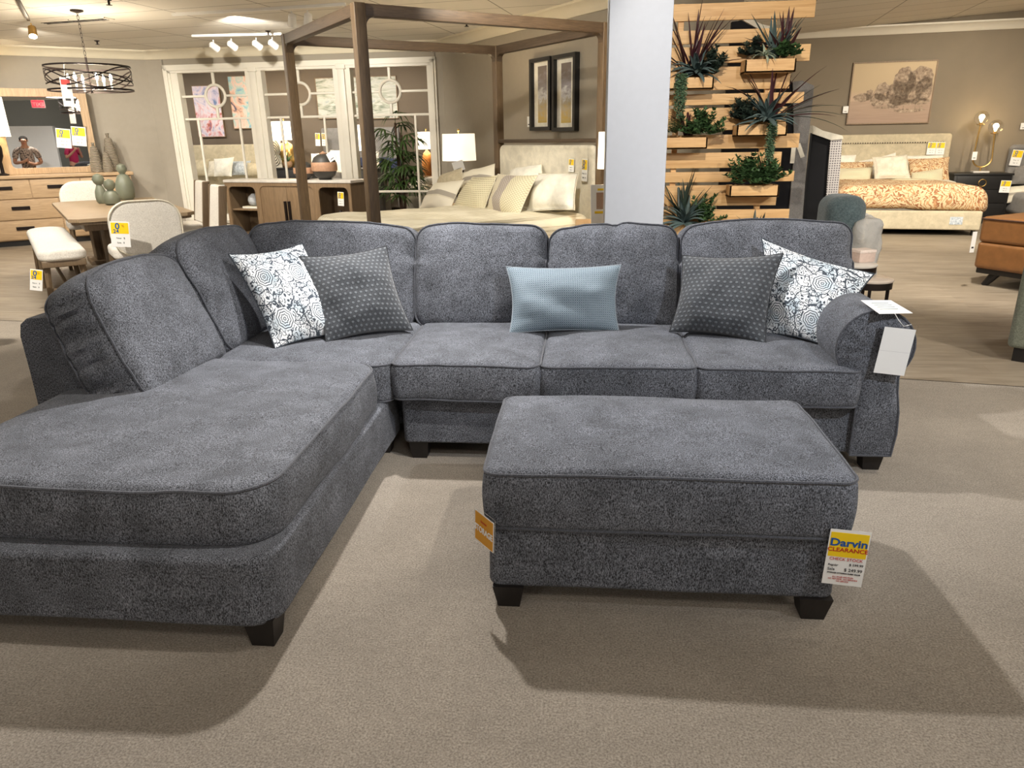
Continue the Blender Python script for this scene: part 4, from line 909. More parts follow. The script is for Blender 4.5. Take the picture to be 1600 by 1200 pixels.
FL = 2.1; v, f = rbox(hw, .05, .135, .03, .02, 8, 2, lambda p: Vector((p.x, p.y-FL, p.z+.225))); MB().add(v, f).build('foot_rail', MT['beige'], rb, angle=60)
for sx in (-1, 1): v, f = rbox(.05, FL/2-.05, .135, .03, .02, 8, 2, lambda p: Vector((p.x+sx*(hw-.05), p.y-FL/2, p.z+.225))); MB().add(v, f).build('side_rail', MT['beige'], rb, angle=60)
B(rb, 'slat_base', MT['black'], (-hw+.1, hw-.1, -FL+.1, -.1, .16, .34))
for x in (-hw+.06, hw-.06):
    for y in (-FL+.05, -.05): B(rb, 'leg', MT['blackwood'], (x-.025, x+.025, y-.025, y+.025, 0, .1))
B(rb, 'mattress', MT['ivory'], (-hw+.06, hw-.06, -FL+.08, -.06, .34, .56), b=.06)
B(rb, 'care_label', MT['paleblue'], (hw-.42, hw-.25, -FL-.056, -FL-.05, .17, .28), b=0)
dv = empty('duvet', HR.pt((s0+s1)/2, .34, 1.15), HR.rz, 'rust leaf-print duvet spread over the beige upholstered bed', 'bedspread')
def df(p):
    q = Vector((p.x+.05, p.y-.12, p.z+.2)); k = nz3(p, 2.6, .05); q += Vector((k.x*.5, k.y*.5, k.z*.5))
    if p.x > hw-.2: q.x += .12*(.3-p.z); q.z += .0
    q.z -= .06*max(0, (p.x/hw))**4; return q
v, f = rbox(hw+.02, .84, .19, .2, .15, 26, 4, df); MB().add(v, f).build('cloth', MT['duvet'], dv, angle=80)
fo = empty('folded_sheet', HR.pt((s0+s1)/2, .5, .62), HR.rz, 'folded cream sheet across the pillow end of the leaf-print bed', 'sheet')
v, f = rbox(hw-.03, .34, .10, .1, .07, 14, 3, lambda p: Vector((p.x, p.y+.02, p.z+.105))+nz3(p, 3, .02)); MB().add(v, f).build('cloth', MT['cream'], fo, angle=80)
GB = 'pillows on the leaf-print bed'
def rp(d, px, mat, label, seed, lean=.14, t=.15, fl=0, name='bed_pillow'): return bp(d, lean, px, mat, label, t, seed, fl, False, name, GB, HR)
rp(.08, ((1290, 240), (1338, 242), (1334, 282), (1288, 282)), MT['ivory'], 'ivory pillow leaning on the nailhead headboard, mostly behind the plaid panel', 1)
rp(.08, ((1342, 252), (1400, 238), (1404, 282), (1338, 282)), MT['ivory'], 'ivory pillow leaning on the middle of the nailhead headboard', 2)
rp(.08, ((1410, 243), (1474, 241), (1478, 282), (1408, 282)), MT['ivory'], 'ivory pillow leaning on the right end of the nailhead headboard', 3)
rp(.3, ((1294, 253), (1366, 252), (1362, 284), (1294, 284)), MT['duvet'], 'leaf-print sham at the left on the nailhead bed', 4)
rp(.3, ((1418, 248), (1484, 245), (1484, 284), (1420, 284)), MT['duvet'], 'leaf-print sham at the right on the nailhead bed', 5)
rp(.52, ((1306, 263), (1365, 261), (1360, 286), (1304, 286)), MT['knit'], 'tan crosshatch lumbar pillow at the left on the nailhead bed', 6, .1, .12)
rp(.52, ((1424, 270), (1474, 262), (1474, 290), (1420, 290)), MT['knit'], 'tan crosshatch lumbar pillow at the right on the nailhead bed', 7, .1, .12)
rp(.6, ((1362, 245), (1418, 241), (1424, 280), (1366, 280)), MT['cream'], 'cream square pillow with narrow flange in the centre of the leaf-print bed', 8, .12, .15, .1)
tc = HR.off(.75).hit(1425, 284); th = empty('knit_throw', (tc.x, tc.y, tc.z-.08), HR.rz, 'tan crosshatch knit throw rumpled across the leaf-print duvet', 'blanket')
def tf(p): a = p.x; return Vector((a, -.45*max(0, a+.1)-p.y*1.0+.05, p.z+.04-.14*max(0, a-.1)**1.2))+nz3(p, 5, .05)
v, f = rbox(.62, .14, .07, .1, .05, 20, 3, tf); MB().add(v, f).build('cloth', MT['knit'], th, angle=80)
HRt = HR.off(.1)
for (x, y, lb) in ((1457, 222, 'promotional price card on the nailhead headboard, left of the pair'), (1471, 222, 'promotional price card on the nailhead headboard, right of the pair')):
    price_tag(HRt.hit(x, y), .13, .2, HR.rz, 0, lb, group='price cards on the nailhead headboard')
# painting
q = WR.off(.04); a0, zt_ = q.sz(1334, 98); a1, _ = q.sz(1467, 94); _, zb2 = q.sz(1318, 195); w, h = (a1-a0)/2-.0, (zt_-zb2)/2
rt = empty('landscape_painting', WR.pt((a0+a1)/2, (zt_+zb2)/2, .002), WR.rz, 'wide sepia painting of lakeside trees over the nailhead bed', 'painting')
frame_mb([(-w, -h), (w, -h), (w, h), (-w, h)], [(-w+.018, -h+.018), (w-.018, -h+.018), (w-.018, h-.018), (-w+.018, h-.018)], -.045, 0).build('picture_frame', MT['brownoak'], rt, smooth=False)
m = Mt('sepia_lake_canvas', .7); v_ = m.co('Object', (1, 1, 1)); sp = m.n('ShaderNodeSeparateXYZ', Vector=v_)
wv_ = m.noise(m.co('Object', (1, 1, 14)), 3, 4); sky = m.ramp(m.math('MULTIPLY_ADD', sp.outputs[2], 1.0, .5), (.1, srgb((176, 152, 134))), (.45, srgb((196, 172, 150))), (.55, srgb((192, 172, 142))), (1, srgb((204, 184, 152))))
wt = m.math('LESS_THAN', sp.outputs[2], -.12); m.col(m.mix(m.math('MULTIPLY', wt, m.math('MULTIPLY', wv_, .45)), sky, srgb((112, 92, 84)))); cv = m.m
B(rt, 'canvas', cv, (-w+.015, w-.015, -.03, -.005, -h+.015, h-.015), b=0)
dk = fabric('sepia_foliage_paint', (128, 110, 96), (190, 172, 152), 24, 10, sheen=0, bst=0); mb = MB()
def blob(cx, cz, rx, rz_, s):
    n = 26; pts = []
    for k in range(n): a = 2*math.pi*k/n; rr = 1+.28*noise.noise(Vector((math.cos(a)*2.5+s, math.sin(a)*2.5, s))); pts.append((cx+rx*rr*math.cos(a), cz+rz_*rr*math.sin(a)))
    mb.prism(pts, -.0335, -.030-.0002*(s % 7))
for (cx, cz, rx, rz_) in ((.18, .16, .16, .22), (.12, .0, .18, .2), (.42, .2, .2, .2), (.5, .05, .13, .2), (.32, -.02, .14, .14), (-.14, .02, .13, .14), (-.2, -.1, .12, .1), (-.45, -.06, .14, .07), (-.34, -.02, .06, .09), (.05, -.12, .14, .1), (.25, -.14, .2, .05), (.48, -.14, .14, .05), (-.05, -.22, .2, .02), (.3, -.27, .25, .03)): blob(cx*w/.66, cz*h/.47, rx, rz_, cx*9+cz*5)
for x in (.16, .22, .4, .47, .5, .08): mb.box(x-.006, x+.006, -.0335, -.03, -.26, .1)
mb.build('painted_trees', dk, rt, smooth=False)
price_tag(WR.off(.05).hit(1322, 166), .085, .11, WR.rz, 0, 'tiny white card on the wall beside the sepia painting', 'small', None)
# black nightstand and globe lamp
NS = WR.off(.62); a0, z1_ = NS.sz(1492, 272); a1, _ = NS.sz(1583, 270); nw = a1-a0; nzt = NS.hit(1540, 271).z
rt = empty('nightstand', NS.pt((a0+a1)/2), NS.rz, 'black three drawer nightstand with brass ring pull beside the leaf-print bed', 'nightstand')
B(rt, 'cabinet_body', MT['blackwood'], (-nw/2, nw/2, .0, .5, .1, nzt-.03), b=.005); B(rt, 'top', MT['blackwood'], (-nw/2-.02, nw/2+.02, -.02, .52, nzt-.03, nzt), b=.006); B(rt, 'plinth', MT['blackwood'], (-nw/2+.05, nw/2-.05, .04, .46, 0, .1))
dh = (nzt-.16)/3
for i in range(3):
    z0 = .12+dh*i; o = B(rt, 'drawer', MT['blackwood'], (-nw/2+.04, nw/2-.04, -.012, .01, z0+.005, z0+dh-.005), b=.004)
    if i == 2: MB().tube([(.055*math.cos(t*math.pi/12), -.022, z0+dh/2+.055*math.sin(t*math.pi/12)) for t in range(24)], .007, 6, True).build('ring_pull', MT['brass'], o)
price_tag(NS.off(.03).hit(1573, 282), .15, .19, NS.rz, math.radians(2), 'promotional price card on the front of the black nightstand')
LP = WR.off(.4); lb_ = LP.hit(1531, 268); lb_.z = nzt
rt = empty('globe_lamp', lb_, LP.rz, 'brass twin arm lamp with two clear globes on the black nightstand', 'lamp')
pm = ppm(lb_); g1 = LP.hit(1534, 185); g2 = LP.hit(1556, 199); 
def loc(p): d_ = p-lb_; return Vector((d_.dot(Vector((LP.u.x, LP.u.y, 0))), 0, d_.z))
G1, G2 = loc(g1), loc(g2); G1.x -= .0
B(rt, 'base', MT['marble'], (-.12, .12, -.08, .08, 0, .03), b=.008)
xl, xr = -.135, G2.x*.55+.08; rr = (xr-xl)/2; xm = (xl+xr)/2; zb3 = .09+rr
U = [(G1.x, 0, G1.z-.09)]+[(xm-rr*math.cos(t*math.pi/12), 0, zb3-rr*math.sin(t*math.pi/12)) for t in range(13)]+[(G2.x, 0, G2.z-.09)]
MB().tube(U, .012, 8).build('arm', MT['brass'], rt); MB().tube([(0, 0, .02), (xm, 0, zb3-rr)], .014, 8).build('stem', MT['brass'], rt)
for G in (G1, G2):
    o = MB().lathe([(.03, -.10), (.055, -.095), (.055, -.085), (.02, -.08), (.02, -.05)], 16, G).build('socket', MT['brass'], rt)
    MB().lathe([(.006, -.05), (.022, -.01), (.018, .03), (.002, .045)], 12, G).build('bulb', emis('warm_bulb_glow', (255, 214, 140), 30), o)
    MB().lathe([(.03, -.085)]+[(.105*math.sin(t), -.105*math.cos(t)+.01) for t in [math.pi*(.1+.88*i/14) for i in range(15)]], 24, G).build('globe', MT['glass'], rt)
    d = bpy.data.lights.new('globe_light', 'POINT'); d.energy = 14; d.color = (1, .8, .52); d.shadow_soft_size = .03
    o = bpy.data.objects.new('globe_light', d); COL.objects.link(o); o.location = lb_+Vector((LP.u.x*G.x, LP.u.y*G.x, G.z+.02))
price_tag(LP.off(.05).hit(1524, 237), .07, .13, LP.rz, 0, 'small white card hanging on the brass globe lamp', 'small', None)
# grey bed at the right edge
a_, zt3 = WR.off(.2).sz(1581, 226)
rt = empty('grey_bed', WR.pt(a_+.9), WR.rz, 'mid grey upholstered bed cut by the right edge beyond the black nightstand', 'bed')
v, f = rbox(.9, (zt3-.1)/2, .07, .08, .05, 8, 3, lambda p: Vector((p.x, -.14-p.z, .1+(zt3-.1)/2+p.y))); MB().add(v, f).build('headboard', MT['greyfab'], rt, angle=60)
v, f = rbox(.88, 1.0, .17, .12, .08, 8, 3, lambda p: Vector((p.x+.02, p.y-1.25, p.z+.33))+nz3(p, 3, .02)); MB().add(v, f).build('mattress', MT['greyfab'], rt, angle=60)
G2_ = 'pillows on the grey bed'
bp(.42, .1, ((1570, 292), (1612, 288), (1618, 316), (1568, 318)), MT['stripe'], 'pale patterned pillow on the grey bed at the right edge', .16, 3, 0, False, 'bed_pillow', G2_, WR)
bp(.30, .1, ((1586, 262), (1625, 250), (1625, 290), (1578, 288)), MT['greyfab'], 'dark grey pillow leaning on the grey headboard at the right edge', .14, 4, 0, False, 'bed_pillow', G2_, WR)
price_tag(WR.off(.24).hit(1592, 234), .16, .25, WR.rz, math.radians(5), 'promotional price card on the grey headboard at the right edge')
price_tag(WR.off(.03).hit(1601, 192), .1, .1, WR.rz, 0, 'small white card on the wall at the right edge', 'small', None)
# ================================================================== side tables, wrapped chair, armchairs at right
def sidetable(px, py, z, rx, label, mat, legs=3):
    c = atz(px, py, z); r_ = rx/ppm(c); rt = empty('side_table', (c.x, c.y, 0), 0, label, 'table', 'round marble-top side tables')
    MB().lathe([(r_, z-.018), (r_+.004, z-.012), (r_+.004, z-.004), (r_-.004, z)], 40).build('tabletop', mat, rt)
    MB().lathe([(r_-.006, z-.065), (r_-.002, z-.065), (r_-.002, z-.018), (r_-.02, z-.018)], 40).build('apron_ring', MT['blackmetal'], rt)
    for k in range(legs): a = math.radians(-8+k*360/legs); x, y = (r_-.025)*math.cos(a), (r_-.025)*math.sin(a); MB().tube([(x, y, z-.06), (x*1.02, y*1.02, 0)], .012, 6).build('leg', MT['blackmetal'], rt)
    return c, r_
c1_, _ = sidetable(1360, 434, .52, 33, 'round veined marble side table just behind the rolled arm', plain('veined_marble', (206, 192, 180), .2, 0, 6, .35))
c2_, r2_ = sidetable(1337, 411, .55, 31, 'round white side table carrying a small box, behind the sofa end', MT['marble'])
bx = atz(1346, 408, .55); rt = empty('small_box', bx, .35, 'small pale pink box on the white side table', 'box'); B(rt, 'carton', plain('blush_carton', (206, 184, 172), .5), (-.07, .07, -.06, .06, 0, .085), b=.003); B(rt, 'lid', plain('blush_lid', (228, 212, 202), .5), (-.073, .073, -.063, .063, .07, .092), b=.003)
wc = aty(1312, 350, 6.9); rt = empty('wrapped_chair', (wc.x, wc.y, 0), 0, 'teal knit upholstered chair partly covered in clear plastic behind the sofa end', 'chair')
zt5 = aty(1312, 304, 6.9).z
v, f = rbox(.17, .25, (zt5-.3)/2, .16, .12, 8, 4, lambda p: Vector((p.x, p.y, .3+(zt5-.3)/2+p.z))); MB().add(v, f).build('backrest', MT['teal'], rt, angle=80)
v, f = rbox(.22, .3, .1, .1, .05, 6, 3, lambda p: Vector((p.x+.02, p.y+.1, p.z+.36))); MB().add(v, f).build('seat', MT['teal'], rt, angle=80)
for sx in (-1, 1):
    for sy in (-1, 1): MB().tube([(sx*.15, sy*.2+.05, .3), (sx*.17, sy*.23+.05, 0)], .02, 6).build('leg', MT['blackwood'], rt)
m = Mt('crumpled_plastic_film', .12, Transmission_Weight=.45, IOR=1.12); m.col(srgb((244, 243, 240))); m.bump(m.noise(m.co(), 14, 4, .6, 1.5), .6, .02)
v, f = rbox(.13, .24, .27, .09, .07, 14, 3, lambda p: Vector((p.x+.15, p.y-.10, p.z+.50))+nz3(p, 6, .04)+nz3(p, 14, .02)); MB().add(v, f).build('plastic_film', m.m, rt, angle=80)
# leather sofa end
lf = atz(1537, 446, 0); zt6 = .74
ls = empty('leather_sofa', (lf.x-.03, lf.y, 0), math.radians(-58), 'cognac brown leather sofa with dark angled legs cut by the right edge', 'sofa')
def lb2(z0, z1, y1=.95, x1=1.9): return rbox(x1/2, y1/2, (z1-z0)/2, .06, .035, 8, 3, lambda p: Vector((p.x+x1/2-.09, p.y+y1/2-.06, p.z+(z0+z1)/2)))
zt6 = aty(1530, 340, 7.55).z; zb6 = aty(1522, 424, 7.55).z; zm6 = aty(1524, 380, 7.55).z
MB().add(*lb2(zm6, zt6)).build('upper_panel', MT['leather'], ls, angle=60); MB().add(*lb2(zb6+.02, zm6)).build('lower_panel', MT['leather'], ls, angle=60)
B(ls, 'base_trim', MT['dark_leg'], (-.06, 1.78, -.03, .86, zb6-.03, zb6+.03), b=.01)
MB().tube([(x-.09+.95, y-.06+.475, zt6-.02) for x, y in rrect(.952, .477, .06, 6, 8)], .008, 6, True).build('piping', plain('dark_leather_edge', (70, 40, 22), .5), ls)
for x in (.04, 1.6):
    for y in (.04, .75): MB().tube([(x+.05, y+.03, zb6-.02), (x-.03, y-.01, 0)], [.045, .028], 8).build('leg', MT['dark_leg'], ls)
price_tag(aty(1524, 362, 7.45), .05, .2, .3, 0, 'narrow white card on the left end of the leather sofa', 'small', None)
gf = atz(1590, 565, 0); gs = empty('sage_sofa', (gf.x-.045, gf.y, 0), math.radians(-38), 'sage grey velvet sofa end at the right edge, nearest seating after the sectional', 'sofa')
zt7 = aty(1592, 352, gf.y).z
v, f = rbox(.5, .45, (zt7-.1)/2, .04, .03, 6, 3, lambda p: Vector((p.x+.46, p.y+.42, .1+(zt7-.1)/2+p.z))); MB().add(v, f).build('arm', MT['greenfab'], gs, angle=60)
for x in (.03, .85):
    for y in (.05, .75): B(gs, 'leg', MT['dark_leg'], (x-.03, x+.06, y-.04, y+.04, 0, .105), b=.005)
# ================================================================== headboards on display behind the slats
def board(name, Y, poly_black, poly_wing, strip, mat, label, wm):
    rt = empty(name, (aty(sum(p[0] for p in poly_black)/len(poly_black), 300, Y).x, Y, 0), 0, label, 'headboard', 'display headboards behind the slats')
    def P_(pts, y): return [(aty(x, y_, Y).x-rt.location.x, max(.0, aty(x, y_, Y).z)) for x, y_ in pts]
    MB().prism(P_(poly_black, Y), 0, .06).build('back_panel', MT['black'], rt, smooth=False)
    MB().prism(P_(poly_wing, Y), -.02, .14).build('wing', wm, rt, angle=30)
    MB().prism(P_(strip, Y), -.03, .12).build('top_edge', wm if mat is None else mat, rt, angle=30); return rt
board('tall_headboard', 6.9, ((1144, 34), (1158, 32), (1172, 38), (1188, 46), (1205, 55), (1222, 62), (1236, 128), (1252, 134), (1222, 500), (1108, 500)),
      ((1238, 128), (1252, 126), (1271, 134), (1262, 220), (1240, 500), (1216, 500), (1240, 240)), ((1156, 30), (1170, 29), (1188, 38), (1215, 45), (1240, 47), (1240, 53), (1210, 52), (1186, 47), (1170, 38)), MT['cream'],
      'tall grey wing headboard with black lining standing behind the slat wall', MT['greyfab'])
board('wing_headboard', 7.6, ((1269, 208), (1297, 217), (1276, 480), (1240, 480)), ((1297, 214), (1315, 214), (1312, 260), (1292, 480), (1275, 480)),
      ((1269, 196), (1284, 204), (1315, 212), (1316, 217), (1297, 219), (1269, 209)), MT['cream'], 'black and white plaid wing headboard beside the tall grey one', MT['plaid'])
q = aty(1244, 226, 6.6); tg = empty('fabric_swatch_tag', q, 0, 'folded cream paper tag hanging at the end of a slat', 'tag')
B(tg, 'card', MT['cream'], (-.035, .0, 0, .004, -.15, 0), b=0); o = B(tg, 'flap', MT['cream'], (0, .035, 0, .004, -.12, 0), b=0); o.rotation_euler = (0, math.radians(-24), 0)
# ================================================================== slat wall with planters
YS = 5.9
sw = empty('slat_wall', (aty(1150, 300, YS).x, YS, 0), 0, 'pine slat plant wall with shelf boxes standing beside the pillar', 'plant stand')
def sx_(px, py): return aty(px, py, YS).x-sw.location.x
def szz(px, py): return aty(px, py, YS).z
rows = [(4, 31, 1273), (46, 67, 1242), (72, 98, 1265), (104, 140, 1234), (146, 163, 1255), (168, 203, 1228), (210, 232, 1248), (238, 262, 1220), (268, 284, 1240), (289, 321, 1213), (327, 349, 1232), (356, 378, 1226), (384, 405, 1240)]
for (y0, y1, xr_) in rows:
    ym = (y0+y1)/2; B(sw, 'slat', MT['slat'], (sx_(1018-ym*.03, ym), sx_(xr_, ym), -.012, .012, szz(1150, y1), szz(1150, y0)), b=.002)
for px in (1056, 1195): B(sw, 'post', MT['slat'], (sx_(px, 200)-.02, sx_(px, 200)+.02, .012, .05, 0, szz(px, 6)), b=.003)
boxes = {'top left': (1040, 1116, 121, 140), 'top right': (1165, 1245, 92, 113), 'middle right': (1152, 1231, 194, 213), 'middle left': (1032, 1106, 215, 233), 'lower right': (1141, 1218, 290, 308), 'bottom left': (1022, 1100, 352, 372), 'bottom right': (1135, 1205, 372, 392)}
BXD = .17
for k, (x0, x1, y0, y1) in boxes.items():
    Yb = YS-BXD; X0, X1 = aty(x0, y0, Yb).x-sw.location.x, aty(x1, y0, Yb).x-sw.location.x; Z1, Z0 = aty((x0+x1)/2, y0, Yb).z, aty((x0+x1)/2, y1, Yb).z
    mb = MB(); mb.box(X0, X1, -BXD, -BXD+.012, Z0, Z1, .001); mb.box(X0, X1, -.024, -.012, Z0, Z1, .001); mb.box(X0, X0+.012, -BXD, -.012, Z0, Z1, .001); mb.box(X1-.012, X1, -BXD, -.012, Z0, Z1, .001); mb.box(X0, X1, -BXD, -.012, Z0, Z0+.012, .001)
    mb.build('planter_box', MT['slat'], sw, angle=20); B(sw.children[-1], 'soil', MT['black'], (X0+.012, X1-.012, -BXD+.012, -.024, Z0+.012, Z1-.02), b=0)
LF = {'maroon': plain('maroon_leaf', (74, 38, 44), .45, 0, 20, .35), 'deep': plain('deep_green_leaf', (52, 66, 56), .45, 0, 20, .3), 'grey': plain('blue_grey_leaf', (92, 110, 108), .5, 0, 14, .3),
      'green': plain('mid_green_leaf', (70, 100, 58), .5, 0, 20, .35), 'pale': plain('pale_airplant_leaf', (160, 172, 148), .6, 0, 20, .2), 'trail': plain('trailing_bead_leaf', (96, 124, 92), .5, 0, 30, .35), 'palm': plain('palm_leaf', (70, 96, 48), .45, 0, 8, .4), 'stemb': plain('brown_palm_stem', (86, 66, 50), .8, .4, 40, .3)}
def blade(mb, base, az, el, L, w, droop, n=7, tw=.5):
    d = Vector((math.cos(az)*math.cos(el), math.sin(az)*math.cos(el), math.sin(el))); p = Vector(base); side = Vector((-math.sin(az), math.cos(az), 0)); v = []; f = []
    for i in range(n+1):
        t = i/n; wd = w*(min(1, .55+t*1.6) if t < .3 else 1)*(1-t**2.2)**.8+.0008; nr = side.cross(d).normalized()
        v += [p-side*wd, p-nr*wd*tw, p+side*wd]; d = (d+Vector((0, 0, -droop/n))).normalized(); p = p+d*(L/n)
    for i in range(n):
        a = i*3; f += [(a, a+1, a+4, a+3), (a+1, a+2, a+5, a+4)]
    mb.add(v, f)
RG = random.Random(11)
def plant(kind, px, py, label, H=.3, n=14, color='deep', Y=None, group='greenery in the slat wall planters', lean=0, spread=1):
    Y = Y or YS-.09; b_ = aty(px, py, Y); rt = empty({'spiky': 'spiky_plant', 'agave': 'agave', 'bush': 'leafy_bush', 'trail': 'trailing_plant', 'air': 'air_plant', 'fern': 'fern'}[kind], b_, 0, label, 'plant', group); mb = MB(); r = RG
    if kind == 'spiky':
        for i in range(n): az = r.uniform(0, 2*math.pi); el = math.radians(r.uniform(52, 86)-(30 if i % 5 == 0 else 0)*spread); mb_l = H*r.uniform(.65, 1.05); blade(mb, (r.uniform(-.03, .03), r.uniform(-.015, .015), 0), az if i % 3 else (0 if r.random() < .5 else math.pi), el, mb_l, .016, r.uniform(.1, .8)*spread)
    if kind == 'agave':
        for i in range(n): az = r.uniform(math.pi, 2*math.pi) if i % 4 else r.uniform(0, math.pi); el = math.radians(r.uniform(5, 75)); blade(mb, (0, 0, 0), az, el, H*r.uniform(.8, 1.15), .021, r.uniform(.5, 1.3), tw=.6)
    if kind == 'air':
        for i in range(n): az = r.uniform(0, 2*math.pi); blade(mb, (0, 0, 0), az, math.radians(r.uniform(20, 85)), H*r.uniform(.7, 1), .006, r.uniform(1.0, 2.4), 9)
    if kind == 'fern':
        for i in range(n):
            az = r.uniform(0, 2*math.pi); el = math.radians(r.uniform(45, 85)); L = H*r.uniform(.7, 1); d = Vector((math.cos(az)*math.cos(el), math.sin(az)*math.cos(el)*.5, math.sin(el)))
            for k in range(3, 12):
                for s in (-1, 1): blade(mb, d*L*k/12, az+s*1.3, math.radians(25), .045*(1-k/14), .006, .3, 3)
    if kind == 'bush':
        for i in range(int(n*1.5)):
            az = r.uniform(0, 2*math.pi); el = math.radians(r.uniform(5, 88)); L = H*r.uniform(.6, 1.15); d = Vector((math.cos(az)*math.cos(el), math.sin(az)*math.cos(el)*.6, math.sin(el)))
            for k in range(3, 9):
                for j in range(4): blade(mb, d*L*k/8, r.uniform(0, 6.28), math.radians(r.uniform(10, 70)), .038, .011, .2, 3)
    if kind == 'trail':
        for i in range(n):
            x0 = r.uniform(-.035, .035); y0 = r.uniform(-.02, .03); L = H*r.uniform(.5, 1); z = .02; x = x0
            while z > -L:
                for j in range(3): blade(mb, (x+r.uniform(-.008, .008), y0+r.uniform(-.008, .008), z), r.uniform(0, 6.28), math.radians(r.uniform(-20, 50)), .017, .006, .2, 2, 1.0)
                z -= .012; x += r.uniform(-.0015, .0015)
    mb.build('leaves', LF[color], rt, smooth=True, angle=60); return rt
YF = YS-.16
plant('spiky', 1078, 116, 'tall maroon spiky plant in the planter beside the pillar top', .52, 22, 'maroon')
plant('agave', 1088, 116, 'dark grey-green agave filling the top left planter', .2, 34, 'grey')
plant('bush', 1112, 118, 'dense green leafy bush at the right end of the top left planter', .17, 20, 'deep')
plant('trail', 1064, 122, 'beaded trailing plant hanging from the top left planter', .28, 16, 'trail', YS-.19)
plant('spiky', 1207, 90, 'upright grey-green spiky plant in the top right planter', .36, 14, 'grey', spread=.4)
plant('spiky', 1224, 90, 'maroon spiky plant at the right of the top right planter', .36, 12, 'maroon', spread=.8)
plant('air', 1194, 88, 'pale curling air plant in the top right planter', .13, 26, 'pale', YF)
plant('bush', 1229, 90, 'small round green bush at the right end of the top right planter', .09, 12, 'green', YF)
plant('bush', 1178, 88, 'thin dark wispy bush at the left of the top right planter', .10, 9, 'deep')
plant('spiky', 1200, 190, 'long maroon spiky plant arching from the middle right planter', .50, 18, 'maroon', spread=1.3)
plant('agave', 1197, 190, 'large grey-blue agave in the middle right planter', .23, 34, 'grey', YF)
plant('bush', 1164, 190, 'green leafy bush at the left of the middle right planter', .15, 18, 'deep')
plant('trail', 1208, 194, 'beaded trailing plant hanging from the middle right planter', .30, 18, 'trail', YS-.19)
mb = MB(); rt = empty('arching_sedge', aty(1212, 186, YS-.1), 0, 'dark grass with long blades arching right over the nailhead bed', 'plant', 'greenery in the slat wall planters')
for i, (el, L, dr) in enumerate(((40, .42, .5), (30, .48, .7), (22, .5, .7), (48, .36, .4), (14, .52, .8), (35, .3, .3))): blade(mb, (0, 0, 0), math.radians(-8-i*3), math.radians(el), L, .010, dr, 9)
mb.build('leaves', LF['deep'], rt)
plant('spiky', 1074, 212, 'short maroon spiky plant in the middle left planter', .24, 12, 'maroon')
plant('fern', 1050, 214, 'bright green fern at the left of the middle left planter', .18, 10, 'green', YF)
plant('bush', 1096, 213, 'green leafy bush at the right of the middle left planter', .19, 22, 'green', YF)
plant('spiky', 1190, 288, 'short maroon spiky plant in the lower right planter', .26, 10, 'maroon')
plant('bush', 1166, 289, 'green leafy bush at the left of the lower right planter', .2, 22, 'green', YF)
plant('bush', 1200, 289, 'green leafy bush at the right of the lower right planter', .16, 20, 'green', YF)
plant('fern', 1184, 290, 'light green fern between the bushes of the lower right planter', .2, 7, 'green', YF)
plant('spiky', 1066, 346, 'tall dark spiky plant in the bottom left planter', .40, 18, 'deep')
plant('agave', 1070, 350, 'blue-grey agave in the bottom left planter just above the sofa', .24, 30, 'grey', YF)
plant('bush', 1092, 350, 'green leafy bush at the right of the bottom left planter', .2, 18, 'green')
plant('spiky', 1178, 372, 'dark pointed leaf tips showing above the sofa back below the slats', .24, 10, 'deep', spread=.8)
# ================================================================== room beyond the interior window
def farp(px, py, Y): return aty(px, py, Y)
def far_art(x0, y0, x1, y1, mat, label, tp=BF):
    q = tp.off(.03); a0, z1 = q.sz(x0, y0); a1, z0 = q.sz(x1, y1); w, h = (a1-a0)/2, abs(z1-z0)/2
    rt = empty('painting', tp.pt((a0+a1)/2, (z0+z1)/2, .002), tp.rz, label, 'painting'); B(rt, 'canvas', mat, (-w, w, -.045, 0, -h, h), b=.002)
    frame_mb([(-w-.015, -h-.015), (w+.015, -h-.015), (w+.015, h+.015), (-w-.015, h+.015)], [(-w, -h), (w, -h), (w, h), (-w, h)], -.05, 0).build('picture_frame', MT['brownoak'], rt, smooth=False)
far_art(300, 135, 352, 213, MT['abstract'], 'pastel abstract painting with a rust patch seen through the left window bay')
far_art(356, 120, 396, 200, MT['abstract2'], 'peach and aqua abstract painting half hidden by the first window mullion')
far_art(493, 123, 534, 184, MT['seascape'], 'white framed pale sketch behind the second window mullion')
far_art(549, 121, 622, 184, MT['seascape'], 'pale green seascape painting seen through the right window bay')
fb = empty('far_bed', (farp(345, 300, 15.0).x, 15.0, 0), 0, 'ivory upholstered bed seen through the left window bay', 'bed')
hz = farp(345, 226, 15.6).z; B(fb, 'headboard', MT['beige'], (-1.1, 1.1, .5, .62, .1, hz), b=.03)
v, f = rbox(1.0, .75, .2, .15, .1, 8, 3, lambda p: Vector((p.x, p.y-.3, p.z+.35))+nz3(p, 2.5, .04)); MB().add(v, f).build('bedding', MT['ivory'], fb, angle=80)
B(fb, 'foot_rail', MT['beige'], (-1.05, 1.05, -1.15, -1.05, .05, .42), b=.03)
v, f = rbox(.42, .5, .08, .15, .06, 10, 3, lambda p: Vector((p.x+.35, p.y-.55, p.z+.56))+nz3(p, 4, .05)); MB().add(v, f).build('throw', MT['paleblue'], fb, angle=80)
FBp = Pl((0, 15.35), (1, 0)); GF = 'pillows on the bed beyond the window'
